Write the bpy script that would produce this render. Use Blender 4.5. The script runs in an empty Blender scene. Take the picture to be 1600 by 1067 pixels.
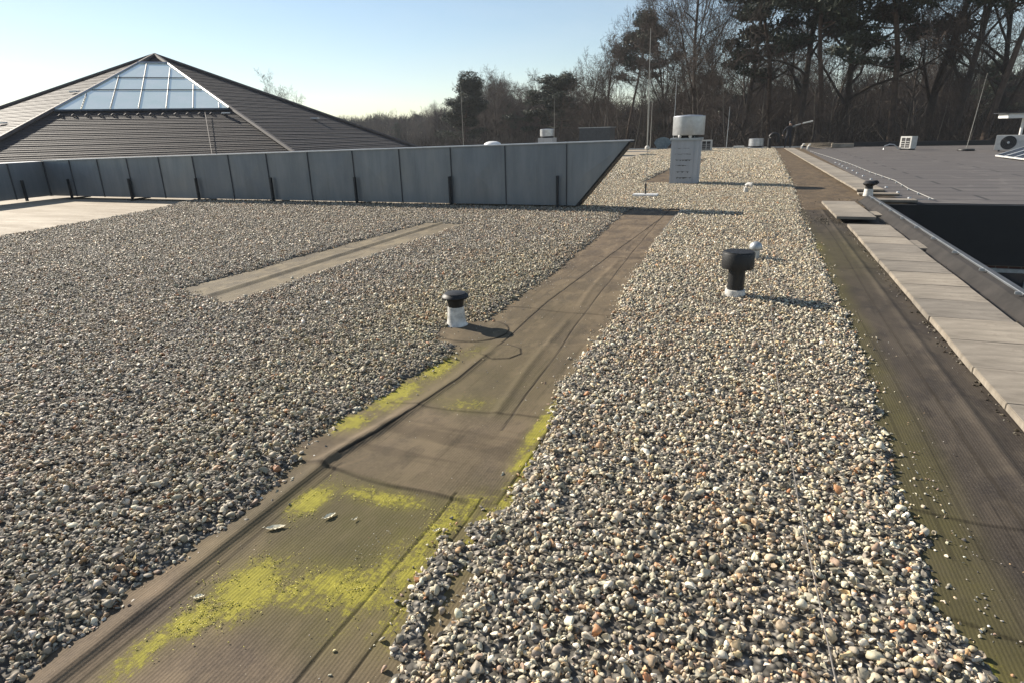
import bpy, bmesh, math, random
import numpy as np
from mathutils import Vector, Matrix, Euler
random.seed(7); rng = np.random.default_rng(7)
SC = bpy.context.scene; COL = SC.collection
R = math.radians

# ------------------------------------------------------------------ camera
FPX, CAMH = 950.0, 1.6
ROLL, PITCH, YAW = R(1.4321), R(18.975), R(21.4787)
cam_d = bpy.data.cameras.new('camera'); cam = bpy.data.objects.new('camera', cam_d); COL.objects.link(cam)
cam_d.sensor_width = 36; cam_d.lens = 36 * FPX / 1600; cam_d.clip_end = 3000; cam_d.clip_start = .05
# level camera looks to +Y, pitched down, rolled, turned left
M = Matrix.Rotation(YAW, 4, 'Z') @ Matrix.Rotation(math.pi/2 - PITCH, 4, 'X') @ Matrix.Rotation(-ROLL, 4, 'Z')
cam.matrix_world = Matrix.Translation((0, 0, CAMH)) @ M
SC.camera = cam

# ------------------------------------------------------------------ sky and sun
SUN_AZ, SUN_EL = R(-73.9), R(29.5)          # azimuth measured from +Y towards +X
w = bpy.data.worlds.new('World'); SC.world = w; w.use_nodes = True
nt = w.node_tree; bg = nt.nodes['Background']
sky = nt.nodes.new('ShaderNodeTexSky'); sky.sky_type = 'NISHITA'; sky.sun_disc = False
sky.sun_elevation = SUN_EL; sky.sun_rotation = SUN_AZ
sky.air_density = 1.0; sky.dust_density = .12; sky.ozone_density = 1.3
tcw = nt.nodes.new('ShaderNodeTexCoord'); mpw = nt.nodes.new('ShaderNodeMapping'); mpw.inputs['Scale'].default_value = (1.0, 1.6, 7.0); mpw.inputs['Rotation'].default_value = (.1, .15, .5)
nzw = nt.nodes.new('ShaderNodeTexNoise'); nzw.inputs['Scale'].default_value = 1.6; nzw.inputs['Detail'].default_value = 7; nzw.inputs['Roughness'].default_value = .62; nzw.inputs['Distortion'].default_value = .6
nt.links.new(tcw.outputs['Generated'], mpw.inputs[0]); nt.links.new(mpw.outputs[0], nzw.inputs['Vector'])
rpw = nt.nodes.new('ShaderNodeValToRGB'); rpw.color_ramp.elements[0].position = .40; rpw.color_ramp.elements[0].color = (.06,)*3+(1,); rpw.color_ramp.elements[1].position = .78; rpw.color_ramp.elements[1].color = (.32,)*3+(1,)
nt.links.new(nzw.outputs['Fac'], rpw.inputs[0])
mxw = nt.nodes.new('ShaderNodeMix'); mxw.data_type = 'RGBA'; nt.links.new(rpw.outputs[0], mxw.inputs[0]); nt.links.new(sky.outputs[0], mxw.inputs[6]); mxw.inputs[7].default_value = (6.2, 7.0, 7.8, 1)   # thin cirrus veil
nt.links.new(mxw.outputs[2], bg.inputs[0]); bg.inputs[1].default_value = .070
sd = bpy.data.lights.new('sun', 'SUN'); sd.energy = 5.0; sd.angle = R(.5); sd.color = (1, .91, .78)
so = bpy.data.objects.new('sun', sd); COL.objects.link(so)
sv = Vector((math.sin(SUN_AZ)*math.cos(SUN_EL), math.cos(SUN_AZ)*math.cos(SUN_EL), math.sin(SUN_EL)))
so.rotation_euler = sv.to_track_quat('Z', 'Y').to_euler(); so.location = (-20, 10, 30)
SC.view_settings.view_transform = 'Standard'; SC.view_settings.look = 'None'
SC.view_settings.gamma = 1; SC.view_settings.exposure = 0.82

# ------------------------------------------------------------------ helpers
def project(x, y, z):
    """numpy pixel projection, used only to leave out gravel far outside any plausible view"""
    z = z - CAMH; a = -YAW
    X = x*math.cos(a) - y*math.sin(a); Y = x*math.sin(a) + y*math.cos(a)
    f = Y*math.cos(PITCH) - z*math.sin(PITCH); U = Y*math.sin(PITCH) + z*math.cos(PITCH)
    f2 = np.where(f > .05, f, .05)
    return 800 + X/f2*FPX, 533 - U/f2*FPX, f

def tag(o, label=None, cat=None, group=None, kind=None):
    if label: o['label'] = label
    if cat: o['category'] = cat
    if group: o['group'] = group
    if kind: o['kind'] = kind
    return o

def empty(name, loc, rz=0):
    o = bpy.data.objects.new(name, None); COL.objects.link(o); o.location = loc; o.rotation_euler = (0, 0, rz)
    o.empty_display_size = .2
    return o

def link(name, me, parent=None, loc=(0, 0, 0), rot=(0, 0, 0)):
    o = bpy.data.objects.new(name, me); COL.objects.link(o); o.parent = parent
    o.location = loc; o.rotation_euler = rot
    return o

def copy_tree(o, parent=None):
    c = o.copy(); COL.objects.link(c); c.parent = parent
    for ch in list(o.children):
        copy_tree(ch, c)
    return c

def np_mesh(name, V, F, mat=None, smooth=False, col=None):
    """V (n,3), F (m,k) uniform faces"""
    me = bpy.data.meshes.new(name); n, m, k = len(V), len(F), F.shape[1]
    me.vertices.add(n); me.vertices.foreach_set('co', np.ascontiguousarray(V, dtype=np.float32).ravel())
    me.loops.add(m*k); me.loops.foreach_set('vertex_index', np.ascontiguousarray(F, dtype=np.int32).ravel())
    me.polygons.add(m); me.polygons.foreach_set('loop_start', np.arange(0, m*k, k, dtype=np.int32))
    me.polygons.foreach_set('use_smooth', np.full(m, smooth, dtype=bool))
    me.update(calc_edges=True)
    if col is not None:
        a = me.color_attributes.new('Col', 'FLOAT_COLOR', 'POINT')
        c = np.ones((n, 4), dtype=np.float32); c[:, :col.shape[1]] = col
        a.data.foreach_set('color', c.ravel())
    if mat: me.materials.append(mat)
    return me

class MB:
    def __init__(s): s.v = []; s.f = []; s.sm = []
    def add(s, V, F, smooth=False):
        b = len(s.v); s.v += [tuple(p) for p in V]; s.f += [tuple(i+b for i in q) for q in F]; s.sm += [smooth]*len(F)
        return s
    def box(s, x0, x1, y0, y1, z0, z1, rot=None, piv=(0, 0, 0), bevel=0):
        bm = bmesh.new()
        r = bmesh.ops.create_cube(bm, size=1)
        for v in bm.verts: v.co = Vector((x0+(v.co.x+.5)*(x1-x0), y0+(v.co.y+.5)*(y1-y0), z0+(v.co.z+.5)*(z1-z0)))
        if bevel: bmesh.ops.bevel(bm, geom=bm.edges[:], offset=bevel, segments=2, affect='EDGES')
        V = [v.co.copy() for v in bm.verts]
        if rot is not None:
            m = Euler(rot).to_matrix(); pv = Vector(piv); V = [m @ (p-pv) + pv for p in V]
        bm.verts.index_update()
        s.add(V, [[v.index for v in f.verts] for f in bm.faces]); bm.free(); return s
    def lathe(s, prof, cx=0, cy=0, n=24, cap=True, smooth=True):
        """prof: list of (r,z)"""
        V = []; F = []
        for r_, z_ in prof:
            for i in range(n):
                a = 2*math.pi*i/n; V.append((cx+r_*math.cos(a), cy+r_*math.sin(a), z_))
        for j in range(len(prof)-1):
            for i in range(n):
                F.append((j*n+i, j*n+(i+1) % n, (j+1)*n+(i+1) % n, (j+1)*n+i))
        s.add(V, F, smooth)
        if cap:
            b = len(s.v)-len(V)
            s.f.append(tuple(b+i for i in range(n))[::-1]); s.sm.append(False)
            s.f.append(tuple(b+(len(prof)-1)*n+i for i in range(n))); s.sm.append(False)
        return s
    def tube(s, pts, rad, n=8, smooth=True):
        pts = [Vector(p) for p in pts]; rads = rad if isinstance(rad, (list, tuple)) else [rad]*len(pts)
        V = []; F = []
        up = Vector((0, 0, 1))
        for i, p in enumerate(pts):
            t = (pts[min(i+1, len(pts)-1)] - pts[max(i-1, 0)]).normalized()
            a = t.cross(up if abs(t.z) < .95 else Vector((1, 0, 0))).normalized(); b = a.cross(t)
            for k in range(n):
                an = 2*math.pi*k/n; V.append(p + (a*math.cos(an)+b*math.sin(an))*rads[i])
        for i in range(len(pts)-1):
            for k in range(n):
                F.append((i*n+k, (i)*n+(k+1) % n, (i+1)*n+(k+1) % n, (i+1)*n+k))
        F.append(tuple(range(n))); F.append(tuple((len(pts)-1)*n+k for k in range(n))[::-1])
        s.add(V, F, smooth); return s
    def mesh(s, name, mat):
        me = bpy.data.meshes.new(name); me.from_pydata(s.v, [], s.f); me.polygons.foreach_set('use_smooth', s.sm)
        me.materials.append(mat); me.update()
        bm = bmesh.new(); bm.from_mesh(me); bmesh.ops.recalc_face_normals(bm, faces=bm.faces[:]); bm.to_mesh(me); bm.free()
        if any(s.sm): me.set_sharp_from_angle(angle=R(38))
        return me
    def build(s, name, mat, parent=None, loc=(0, 0, 0), rot=(0, 0, 0)):
        return link(name, s.mesh(name, mat), parent, loc, rot)

class Mat:
    """tiny node helper"""
    def __init__(s, name, col=(.5, .5, .5), rough=.7, metal=0., spec=.5):
        s.m = bpy.data.materials.new(name); s.m.use_nodes = True; s.t = s.m.node_tree
        s.b = s.t.nodes['Principled BSDF']; s.b.inputs['Base Color'].default_value = (*col, 1)
        s.b.inputs['Roughness'].default_value = rough; s.b.inputs['Metallic'].default_value = metal
        s.b.inputs['Specular IOR Level'].default_value = spec
        s.col = col
    def n(s, ty, **kw):
        nd = s.t.nodes.new(ty)
        for k, v in kw.items(): setattr(nd, k, v)
        return nd
    def l(s, a, b): s.t.links.new(a, b)
    def co(s, scale=(1, 1, 1), rot=(0, 0, 0)):
        tc = s.n('ShaderNodeTexCoord'); mp = s.n('ShaderNodeMapping')
        mp.inputs['Scale'].default_value = scale; mp.inputs['Rotation'].default_value = rot
        s.l(tc.outputs['Object'], mp.inputs[0]); return mp.outputs[0]
    def noise(s, scale, detail=5, rough=.6, vec=None):
        nd = s.n('ShaderNodeTexNoise'); nd.inputs['Scale'].default_value = scale; nd.inputs['Detail'].default_value = detail
        nd.inputs['Roughness'].default_value = rough; s.l(vec if vec is not None else s.co(), nd.inputs['Vector']); return nd.outputs['Fac']
    def ramp(s, fac, a, b, c0=(0, 0, 0), c1=(1, 1, 1)):
        nd = s.n('ShaderNodeValToRGB'); e = nd.color_ramp.elements
        e[0].position = a; e[0].color = (*c0, 1); e[1].position = b; e[1].color = (*c1, 1); s.l(fac, nd.inputs[0]); return nd.outputs[0]
    def mix(s, fac, a, b, mode='MIX'):
        nd = s.n('ShaderNodeMix', data_type='RGBA', blend_type=mode)
        for i, v in ((0, fac), (6, a), (7, b)):
            if isinstance(v, (int, float)): nd.inputs[i].default_value = v
            elif isinstance(v, tuple): nd.inputs[i].default_value = (*v, 1)
            else: s.l(v, nd.inputs[i])
        return nd.outputs[2]
    def math(s, op, a, b=0.):
        nd = s.n('ShaderNodeMath', operation=op)
        for i, v in ((0, a), (1, b)):
            if isinstance(v, (int, float)): nd.inputs[i].default_value = v
            else: s.l(v, nd.inputs[i])
        return nd.outputs[0]
    def base(s, c): s.l(c, s.b.inputs['Base Color']); return s
    def bump(s, h, strength=.3, dist=.01):
        nd = s.n('ShaderNodeBump'); nd.inputs['Strength'].default_value = strength; nd.inputs['Distance'].default_value = dist
        s.l(h, nd.inputs['Height']); s.l(nd.outputs[0], s.b.inputs['Normal']); return s

def weathered(name, col, rough=.7, metal=0., var=.35, scale=6, bump=.0, streak=False):
    m = Mat(name, col, rough, metal)
    vec = m.co((scale, scale, scale*(.12 if streak else 1)))
    f = m.ramp(m.noise(1, 6, .65, vec), .3, .7)
    dark = tuple(c*(1-var) for c in col); lite = tuple(min(1, c*(1+var*.6)) for c in col)
    m.base(m.mix(f, dark, lite))
    if bump: m.bump(m.noise(scale*8, 4), .4, bump)
    return m.m

# ---- value noise in numpy
_perm = rng.random((256, 256))
def vnoise(x, y):
    xi = np.floor(x).astype(int); yi = np.floor(y).astype(int); fx = x-xi; fy = y-yi
    fx = fx*fx*(3-2*fx); fy = fy*fy*(3-2*fy)
    g = lambda a, b: _perm[a % 256, b % 256]
    return (g(xi, yi)*(1-fx)+g(xi+1, yi)*fx)*(1-fy) + (g(xi, yi+1)*(1-fx)+g(xi+1, yi+1)*fx)*fy
def fbm(x, y, o=4):
    s = 0; a = .5; t = 0
    for i in range(o):
        s = s + a*vnoise(x*2**i+17*i, y*2**i+5*i); t += a; a *= .55
    return s/t

# ------------------------------------------------------------------ materials
def ribbed_membrane(name, base, ribs=True, attr=True):
    m = Mat(name, base, .85, 0, .18)
    big = m.ramp(m.noise(1.3, 6, .6, m.co((1, .45, 1))), .3, .72)
    c = m.mix(big, tuple(v*.62 for v in base), tuple(v*1.25 for v in base))
    fine = m.ramp(m.noise(60, 3, .7), .35, .7)
    mott = m.ramp(m.noise(3.2, 6, .58, m.co((1, .6, 1), (0, 0, .3))), .46, .60)
    c = m.mix(m.math('MULTIPLY', mott, .9), c, (base[0]*.55, base[1]*.57, base[2]*.66))
    speck = m.ramp(m.noise(85, 2, .9), .69, .75)
    ringn = m.noise(.9, 3, .5, m.co((1, .8, 1)))
    ring = m.ramp(m.math('ABSOLUTE', m.math('ADD', ringn, -.5)), 0, .012, (1, 1, 1), (0, 0, 0))
    c = m.mix(m.math('MULTIPLY', ring, .30), c, (base[0]*1.9, base[1]*1.85, base[2]*1.7))
    crack = m.ramp(m.noise(1, 5, .6, m.co((26, .9, 1))), .56, .64)
    c = m.mix(m.math('MULTIPLY', crack, .6), c, tuple(v*.4 for v in base))
    c = m.mix(m.math('MULTIPLY', speck, .6), c, (.42, .38, .27))
    c = m.mix(m.math('MULTIPLY', fine, .35), c, tuple(v*1.7 for v in base))
    stain = m.ramp(m.noise(4.4, 6, .6, m.co((1.3, .55, 1))), .53, .60)
    c = m.mix(m.math('MULTIPLY', stain, .6), c, (base[0]*1.5, base[1]*1.5, base[2]*1.45))
    wv = m.n('ShaderNodeTexWave', wave_type='BANDS', bands_direction='X'); wv.inputs['Scale'].default_value = 22
    wv.inputs['Distortion'].default_value = 1.2; wv.inputs['Detail'].default_value = 2; m.l(m.co((1, .15, 1)), wv.inputs['Vector'])
    rib = wv.outputs['Fac']
    if attr:
        at = m.n('ShaderNodeVertexColor', layer_name='Col'); sep = m.n('ShaderNodeSeparateColor'); m.l(at.outputs[0], sep.inputs[0])
        moss, olive, dark = sep.outputs[0], sep.outputs[1], sep.outputs[2]
        on = m.noise(7, 6, .7)
        of = m.math('MULTIPLY', olive, m.math('ADD', .35, on))
        c = m.mix(m.math('MINIMUM', of, .9), c, (.088, .078, .030))
        c = m.mix(m.math('MULTIPLY', dark, .95), c, tuple(v*.16 for v in base))
        mn = m.ramp(m.noise(42, 6, .8), .38, .62)
        streak = m.ramp(m.noise(1, 4, .6, m.co((60, 3, 1))), .35, .6)
        mn = m.mix(.35, mn, streak)
        big_n = m.math('MULTIPLY', m.math('ADD', m.noise(16, 9, .85), -.5), 3.2)
        mf = m.math('ADD', m.math('ADD', m.math('MULTIPLY', moss, 1.15), big_n), m.math('MULTIPLY', m.math('ADD', mn, -.5), .75))
        mf = m.math('MULTIPLY', m.math('MULTIPLY', m.ramp(mf, .38, .80), .9), m.ramp(moss, .04, .25))
        c = m.mix(m.math('MINIMUM', m.math('MULTIPLY', moss, .75), .6), c, (.20, .18, .035))
        mcol = m.mix(m.noise(25, 4), (.15, .14, .025), (.46, .41, .06))
        c = m.mix(mf, c, mcol)
    if ribs:
        rf = m.math('MULTIPLY', m.math('MULTIPLY', rib, m.ramp(m.noise(2.2, 4), .4, .65)), .26)
        c = m.mix(rf, c, tuple(v*.55 for v in base))
    m.base(c)
    h = m.math('ADD', m.math('MULTIPLY', rib, .45 if ribs else 0.), m.math('MULTIPLY', m.noise(120, 4, .7), 1.1))
    if attr: h = m.math('ADD', h, m.math('MULTIPLY', mf, 1.0))
    m.bump(h, .35, .004)
    return m.m
M_strip = ribbed_membrane('brown_membrane', (.146, .110, .074))
M_strip2 = ribbed_membrane('dark_brown_membrane', (.062, .051, .040))
M_roof = ribbed_membrane('plain_membrane', (.115, .085, .055), ribs=False, attr=False)

def pale_mat():
    m = Mat('pale_membrane', (.4, .33, .24), .8, 0, .2)
    f = m.ramp(m.noise(1, 6, .7, m.co((.5, 3.0, 1))), .35, .7)
    m.base(m.mix(f, (.25, .20, .14), (.48, .42, .33))); m.bump(m.noise(4, 4), .5, .03); return m.m
M_pale = pale_mat()

def dark_roof_mat():
    m = Mat('grey_bitumen', (.1, .095, .095), .75)
    f = m.ramp(m.noise(1, 7, .7, m.co((.25, 1.3, 1))), .3, .75)
    c = m.mix(f, (.048, .041, .039), (.108, .093, .085))
    ringn = m.noise(.35, 3, .5); ring = m.ramp(m.math('ABSOLUTE', m.math('ADD', ringn, -.5)), 0, .02, (1, 1, 1), (0, 0, 0)); c = m.mix(m.math('MULTIPLY', ring, .35), c, (.2, .18, .16))
    g = m.ramp(m.noise(260, 2, .8), .3, .7)
    c = m.mix(m.math('MULTIPLY', g, .35), c, (.22, .21, .2))
    sp = m.ramp(m.noise(9, 3, .8), .71, .76)
    c = m.mix(m.math('MULTIPLY', sp, .4), c, (.35, .34, .31))
    # welded laps every metre, running along x
    br = m.n('ShaderNodeTexBrick'); br.offset = .37; br.inputs['Scale'].default_value = 1
    br.inputs['Mortar Size'].default_value = .055; br.inputs['Brick Width'].default_value = 7.5; br.inputs['Row Height'].default_value = 1.0
    br.inputs['Mortar Smooth'].default_value = .4
    m.l(m.co(), br.inputs['Vector'])
    c = m.mix(m.math('MULTIPLY', br.outputs['Fac'], .75), c, (.020, .018, .018))
    m.base(c); m.bump(m.math('ADD', m.noise(200, 3, .8), m.math('MULTIPLY', br.outputs['Fac'], -2)), .4, .006); return m.m
M_droof = dark_roof_mat()

def pebble_mat():
    m = Mat('pebble_stone', (.4, .38, .34), .62, 0, .4)
    at = m.n('ShaderNodeVertexColor', layer_name='Col')
    f = m.ramp(m.noise(140, 4, .7), .3, .75)
    f2 = m.ramp(m.noise(45, 3, .6), .4, .7)
    c = m.mix(1, at.outputs[0], m.mix(f, (.68, .68, .68), (1.18, 1.16, 1.12)), 'MULTIPLY')
    c = m.mix(m.math('MULTIPLY', f2, .25), c, (.30, .27, .22))
    m.base(c); m.bump(m.noise(260, 3), .25, .002); return m.m
M_peb = pebble_mat()
def bed_mat():
    m = Mat('gravel_bed', (.1, .09, .075), .9)
    vo = m.n('ShaderNodeTexVoronoi'); vo.inputs['Scale'].default_value = 34; m.l(m.co(), vo.inputs['Vector'])
    c = m.mix(m.ramp(vo.outputs['Distance'], .1, .6), (.40, .37, .32), (.06, .055, .045))  # cell rims darkened to paint the shade between pebbles
    g = m.n('ShaderNodeSeparateColor'); m.l(vo.outputs['Color'], g.inputs[0])
    c = m.mix(m.math('MULTIPLY', g.outputs[0], .7), c, (.10, .09, .075))
    m.base(c); m.bump(m.math('MULTIPLY', vo.outputs['Distance'], -1), 1, .02); return m.m
M_bed = bed_mat()

M_black = weathered('black_plastic', (.009, .009, .0095), .55, 0, .3, 12)
M_white = weathered('white_paint', (.62, .60, .55), .65, 0, .45, 18, .002)
M_whitem = weathered('white_enamel', (.78, .77, .74), .4, 0, .14, 5)
M_acbody = weathered('aged_casing', (.50, .49, .46), .5, 0, .2, 5)
M_alu = weathered('dull_aluminium', (.50, .51, .52), .42, .85, .2, 7)
M_galv = weathered('galvanised_steel', (.42, .44, .45), .5, .7, .25, 9)
M_dgrey = weathered('dark_grey_metal', (.07, .078, .088), .5, .3, .25, 5)
M_bracket = weathered('dark_bracket_steel', (.03, .033, .037), .5, .4, .3, 9)
M_conc = weathered('grey_render', (.40, .41, .42), .85, 0, .18, 5, .004, True)
M_stain = weathered('dark_soot_stain', (.13, .13, .12), .9, 0, .5, 30)
M_upst = weathered('upstand_membrane', (.030, .026, .023), .9, 0, .5, 4, .004)
M_fascia = weathered('dark_fascia', (.010, .010, .011), .6, 0, .3, 3)
M_rod = weathered('grey_rod', (.30, .29, .26), .6, .3, .2, 2)
M_cable = weathered('dull_wire', (.22, .20, .18), .6, .2, .3, 30)
M_rope = weathered('pale_wire', (.5, .48, .44), .5, .3, .25, 30)
M_wood = weathered('pale_timber', (.42, .34, .24), .8, 0, .4, 9)
M_leafm = weathered('bleached_leaf', (.85, .78, .58), .7, 0, .25, 40)
M_shadow_brick = None

def panel_mat():
    m = Mat('grey_sheet_metal', (.2, .22, .24), .42, .35); oi = m.n('ShaderNodeObjectInfo')
    v = m.co((3, 3, .5)); f = m.ramp(m.noise(1, 6, .65, v), .25, .75)
    c = m.mix(f, (.15, .172, .195), (.25, .27, .285))
    c = m.mix(1, c, m.mix(oi.outputs['Random'], (.82, .84, .86), (1.12, 1.1, 1.06)), 'MULTIPLY')
    sk = m.ramp(m.noise(1, 5, .7, m.co((16, 16, .7))), .56, .72); c = m.mix(m.math('MULTIPLY', sk, .3), c, (.11, .115, .115))
    d = m.ramp(m.noise(14, 5, .7), .55, .75); c = m.mix(m.math('MULTIPLY', d, .35), c, (.30, .28, .24))
    m.base(c); r = m.ramp(m.noise(2.5, 4), .3, .7, (.34,)*3, (.55,)*3); m.l(r, m.b.inputs['Roughness'])
    m.bump(m.noise(1.2, 3), .25, .02); return m.m
M_panel = panel_mat()

def slab_mat():
    m = Mat('concrete_slab', (.42, .37, .29), .85)
    oi = m.n('ShaderNodeObjectInfo')
    f = m.ramp(m.noise(1, 6, .7, m.co((2.2, 9, 3))), .3, .7)
    c = m.mix(f, (.17, .147, .118), (.38, .335, .275))
    sp = m.ramp(m.noise(150, 3, .8), .35, .7); c = m.mix(m.math('MULTIPLY', sp, .3), c, (.2, .17, .13))
    bl = m.ramp(m.noise(5, 5, .75), .58, .7); c = m.mix(m.math('MULTIPLY', bl, .5), c, (.13, .105, .08))
    c = m.mix(1, c, m.mix(oi.outputs['Random'], (.80, .80, .80), (1.12, 1.10, 1.06)), 'MULTIPLY')
    m.base(c); m.bump(m.noise(90, 5, .8), .5, .004); return m.m
M_slab = slab_mat()

def tile_mat():
    m = Mat('dark_brown_tile', (.07, .055, .05), .75)
    f = m.noise(1.5, 7, .75); c = m.mix(m.ramp(f, .3, .7), (.024, .0195, .019), (.048, .039, .036))
    sp = m.ramp(m.noise(11, 3, .8), .66, .74); c = m.mix(m.math('MULTIPLY', sp, .5), c, (.2, .18, .13))
    br = m.n('ShaderNodeTexBrick'); br.offset = .5; br.inputs['Scale'].default_value = 1; br.inputs['Brick Width'].default_value = .30; br.inputs['Row Height'].default_value = .24; br.inputs['Mortar Size'].default_value = .012
    br.inputs['Color1'].default_value = (.85, .85, .85, 1); br.inputs['Color2'].default_value = (1.12, 1.1, 1.06, 1); br.inputs['Mortar'].default_value = (.5, .5, .5, 1); m.l(m.co(), br.inputs['Vector'])
    c = m.mix(1, c, br.outputs['Color'], 'MULTIPLY')
    m.base(c); m.bump(m.noise(30, 4), .5, .02); return m.m
M_tile = tile_mat()
M_ridge = weathered('ridge_tile', (.10, .085, .078), .7, 0, .35, 4)
def glass_mat(name, col, rough=.06):
    m = Mat(name, col, rough, .0, 1.0); m.b.inputs['IOR'].default_value = 1.9
    return m.m
gm = Mat('skylight_glass', (.78, .92, .90), .10, .40, 1.0)
gm.base(gm.mix(gm.ramp(gm.noise(.9, 6, .7), .35, .7), (.84, .92, .80), (.97, .98, .88))); M_glass = gm.m  # pale tint stands in for sky brightness in the glass
M_dglass = glass_mat('dark_window_glass', (.01, .012, .014))
M_bark = weathered('grey_brown_bark', (.060, .048, .038), .9, 0, .45, 3, .02)
M_twig = weathered('reddish_twig', (.066, .047, .036), .85, 0, .35, 1)
M_pbark = weathered('pine_bark', (.095, .066, .048), .9, 0, .45, 3, .02)
def needle_mat():
    m = Mat('pine_needles', (.035, .05, .025), .7)
    f = m.noise(1.1, 4); m.base(m.mix(m.ramp(f, .35, .65), (.014, .024, .014), (.040, .052, .026))); return m.m
M_needle = needle_mat()
M_forest = weathered('forest_floor', (.07, .055, .035), .95, 0, .4, 1)
M_thicket = weathered('thicket_twigs', (.042, .033, .026), .9, 0, .4, .4)
def brick_mat():
    m = Mat('brown_brick', (.2, .1, .07), .85)
    br = m.n('ShaderNodeTexBrick'); br.inputs['Color1'].default_value = (.16, .07, .05, 1); br.inputs['Color2'].default_value = (.10, .05, .04, 1)
    br.inputs['Mortar'].default_value = (.2, .18, .16, 1); br.inputs['Scale'].default_value = 1; br.inputs['Brick Width'].default_value = .22
    br.inputs['Row Height'].default_value = .065; br.inputs['Mortar Size'].default_value = .008
    m.l(m.co((1, 1, 1), (math.pi/2, 0, 0)), br.inputs['Vector']); m.base(br.outputs['Color']); return m.m
M_brick = brick_mat()

# ------------------------------------------------------------------ the setting: ground, roof decks
def sheet(name, pts, z, mat, thick=0):
    V = [(x, y, z) for x, y in pts]; n = len(pts); F = [tuple(range(n))]
    if thick:
        V += [(x, y, z-thick) for x, y in pts]; F += [tuple(range(n, 2*n))[::-1]]
        F += [(i, (i+1) % n, n+(i+1) % n, n+i) for i in range(n)]
    mb = MB(); mb.add(V, F); return tag(mb.build(name, mat), kind='structure')
sheet('ground', [(-1500, -400), (1500, -400), (1500, 1800), (-1500, 1800)], -4.2, M_forest)
# main gravel roof, the pale roof to the left and the dark roof to the right of the courtyard
sheet('roof', [(-13.2, -4), (2.40, -4), (2.40, 15.10), (3.05, 15.10), (3.05, 52), (-13.2, 52)], -.012, M_roof, 4.0)
sheet('pale_roof', [(-60, -4), (-13.2, -4), (-13.2, 52), (-60, 52)], -.016, M_pale, 4.0)
sheet('dark_roof', [(3.05, 15.25), (34, 15.25), (34, 52.3), (3.05, 52.3)], -.014, M_droof, 1.2)
sheet('courtyard_floor', [(2.4, -4), (34, -4), (34, 15.3), (2.4, 15.3)], -3.95, weathered('shade_toned_paving', (.03, .03, .03), .8))  # courtyard shade is put into the near-black floor colour
# pale roof lying behind the metal duct
sheet('pale_deck', [(-13.2, 13.15), (-6.75, 13.15), (-7.05, 44), (-6.9, 51.8), (-13.2, 51.8)], -.002, M_pale)

# detailed membrane strips, with laps, ridges, patches
def grid_mesh(x0, x1, ys, nx):
    xs = np.linspace(x0, x1, nx); X, Y = np.meshgrid(xs, ys); ny = len(ys)
    idx = np.arange(nx*ny).reshape(ny, nx)
    F = np.stack([idx[:-1, :-1], idx[:-1, 1:], idx[1:, 1:], idx[1:, :-1]], -1).reshape(-1, 4)
    return X.ravel(), Y.ravel(), F
def interp(y, pts):
    a = np.array(pts); return np.interp(y, a[:, 0], a[:, 1])
def sm(a, b, x):
    t = np.clip((x-a)/(b-a), 0, 1); return t*t*(3-2*t)
def gauss(x, c, s): return np.exp(-((x-c)/s)**2)
def spacing(y0, y1, k=.0032):
    ys = [y0]
    while ys[-1] < y1: ys.append(ys[-1] + max(.006, k*ys[-1]))
    return np.array(ys)
def blob(X, Y, cx, cy, rx, ry): return np.exp(-(((X-cx)/rx)**2+((Y-cy)/ry)**2))

ys = spacing(.35, 14.2)
X, Y, F = grid_mesh(-2.75, -.6, ys, 470)
wob = (fbm(X*2+3, Y*1.2)-.5)
Z = .010*(fbm(X*1.5, Y*.8+9)-.5) + .004*(fbm(X*8, Y*5)-.5)
# long raised roll on the left (x ~ -1.88), soft at its right side
xr = interp(Y, [(0, -1.90), (1.3, -1.91), (2.2, -1.93), (2.6, -1.86), (3.5, -1.78), (4.5, -1.78), (5.6, -1.80), (8, -1.72), (11.5, -1.58), (14, -1.55)]) + .015*wob
amp = .014*(1-sm(2.25, 2.6, Y)) + .010*sm(2.3, 2.6, Y)*(1-sm(3.9, 4.2, Y)) + .003
Z += amp*np.where(X < xr, gauss(X, xr, .060), gauss(X, xr, .030))
# lap step along x=-1.83 with dark joint
j1 = gauss(X, xr+.012, .008)*(Y > 2.3)*(1-gauss(Y, 4.05, .16)) + .45*gauss(X, xr+.085, .010)*(Y < 2.25)
# crosswise pleat between y 2.15 and 2.6, wrinkled sheet
yl = 2.17 + .10*(X+2.4)*(-.1) + .02*np.sin(X*6)
pl = sm(0, .02, Y-yl)*(1-sm(.75, .95, Y-yl))*(X < -.95)
Z += .005*pl + .008*pl*(fbm(X*1.6+2, Y*9)-.4) + .004*(fbm(X*5+8, Y*2.2)-.5)
# diagonal fold crossing it
xf = -1.95 + .14*(Y-2.15)
Z += .014*gauss(X, xf, .045)*sm(2.15, 2.3, Y)*(1-sm(2.7, 3.0, Y))
# welded box rib on the right: x -1.36..-1.22, y 3..5.1 and again y 5.4..7.5
xl2 = interp(Y, [(2.8, -1.20), (4.3, -1.28), (5, -1.33), (8, -1.45), (12, -1.57), (14, -1.6)])
xb = xl2 - .115 + .018*np.sin(Y*2.6+.6)
rib = gauss(X, xb, .032)*(sm(2.9, 3.1, Y)*(1-sm(4.9, 5.1, Y)) + .8*sm(5.4, 5.6, Y)*(1-sm(7.6, 7.9, Y)) + .5*sm(8.2, 8.5, Y)*(1-sm(10.4, 10.8, Y)))
Z += .008*rib
j2 = gauss(X, xl2+.004*np.sin(Y*5), .0075)*(Y > 2.85) + gauss(X, -1.03, .006)*(Y < 2.2) + gauss(X, -1.17+.01*np.sin(Y*4), .007)*(Y < 2.2)
Z -= .004*np.clip(j1+j2, 0, 1)
Z += .004*sm(-.002, .002, X-xl2)*(Y > 2.85)
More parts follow.
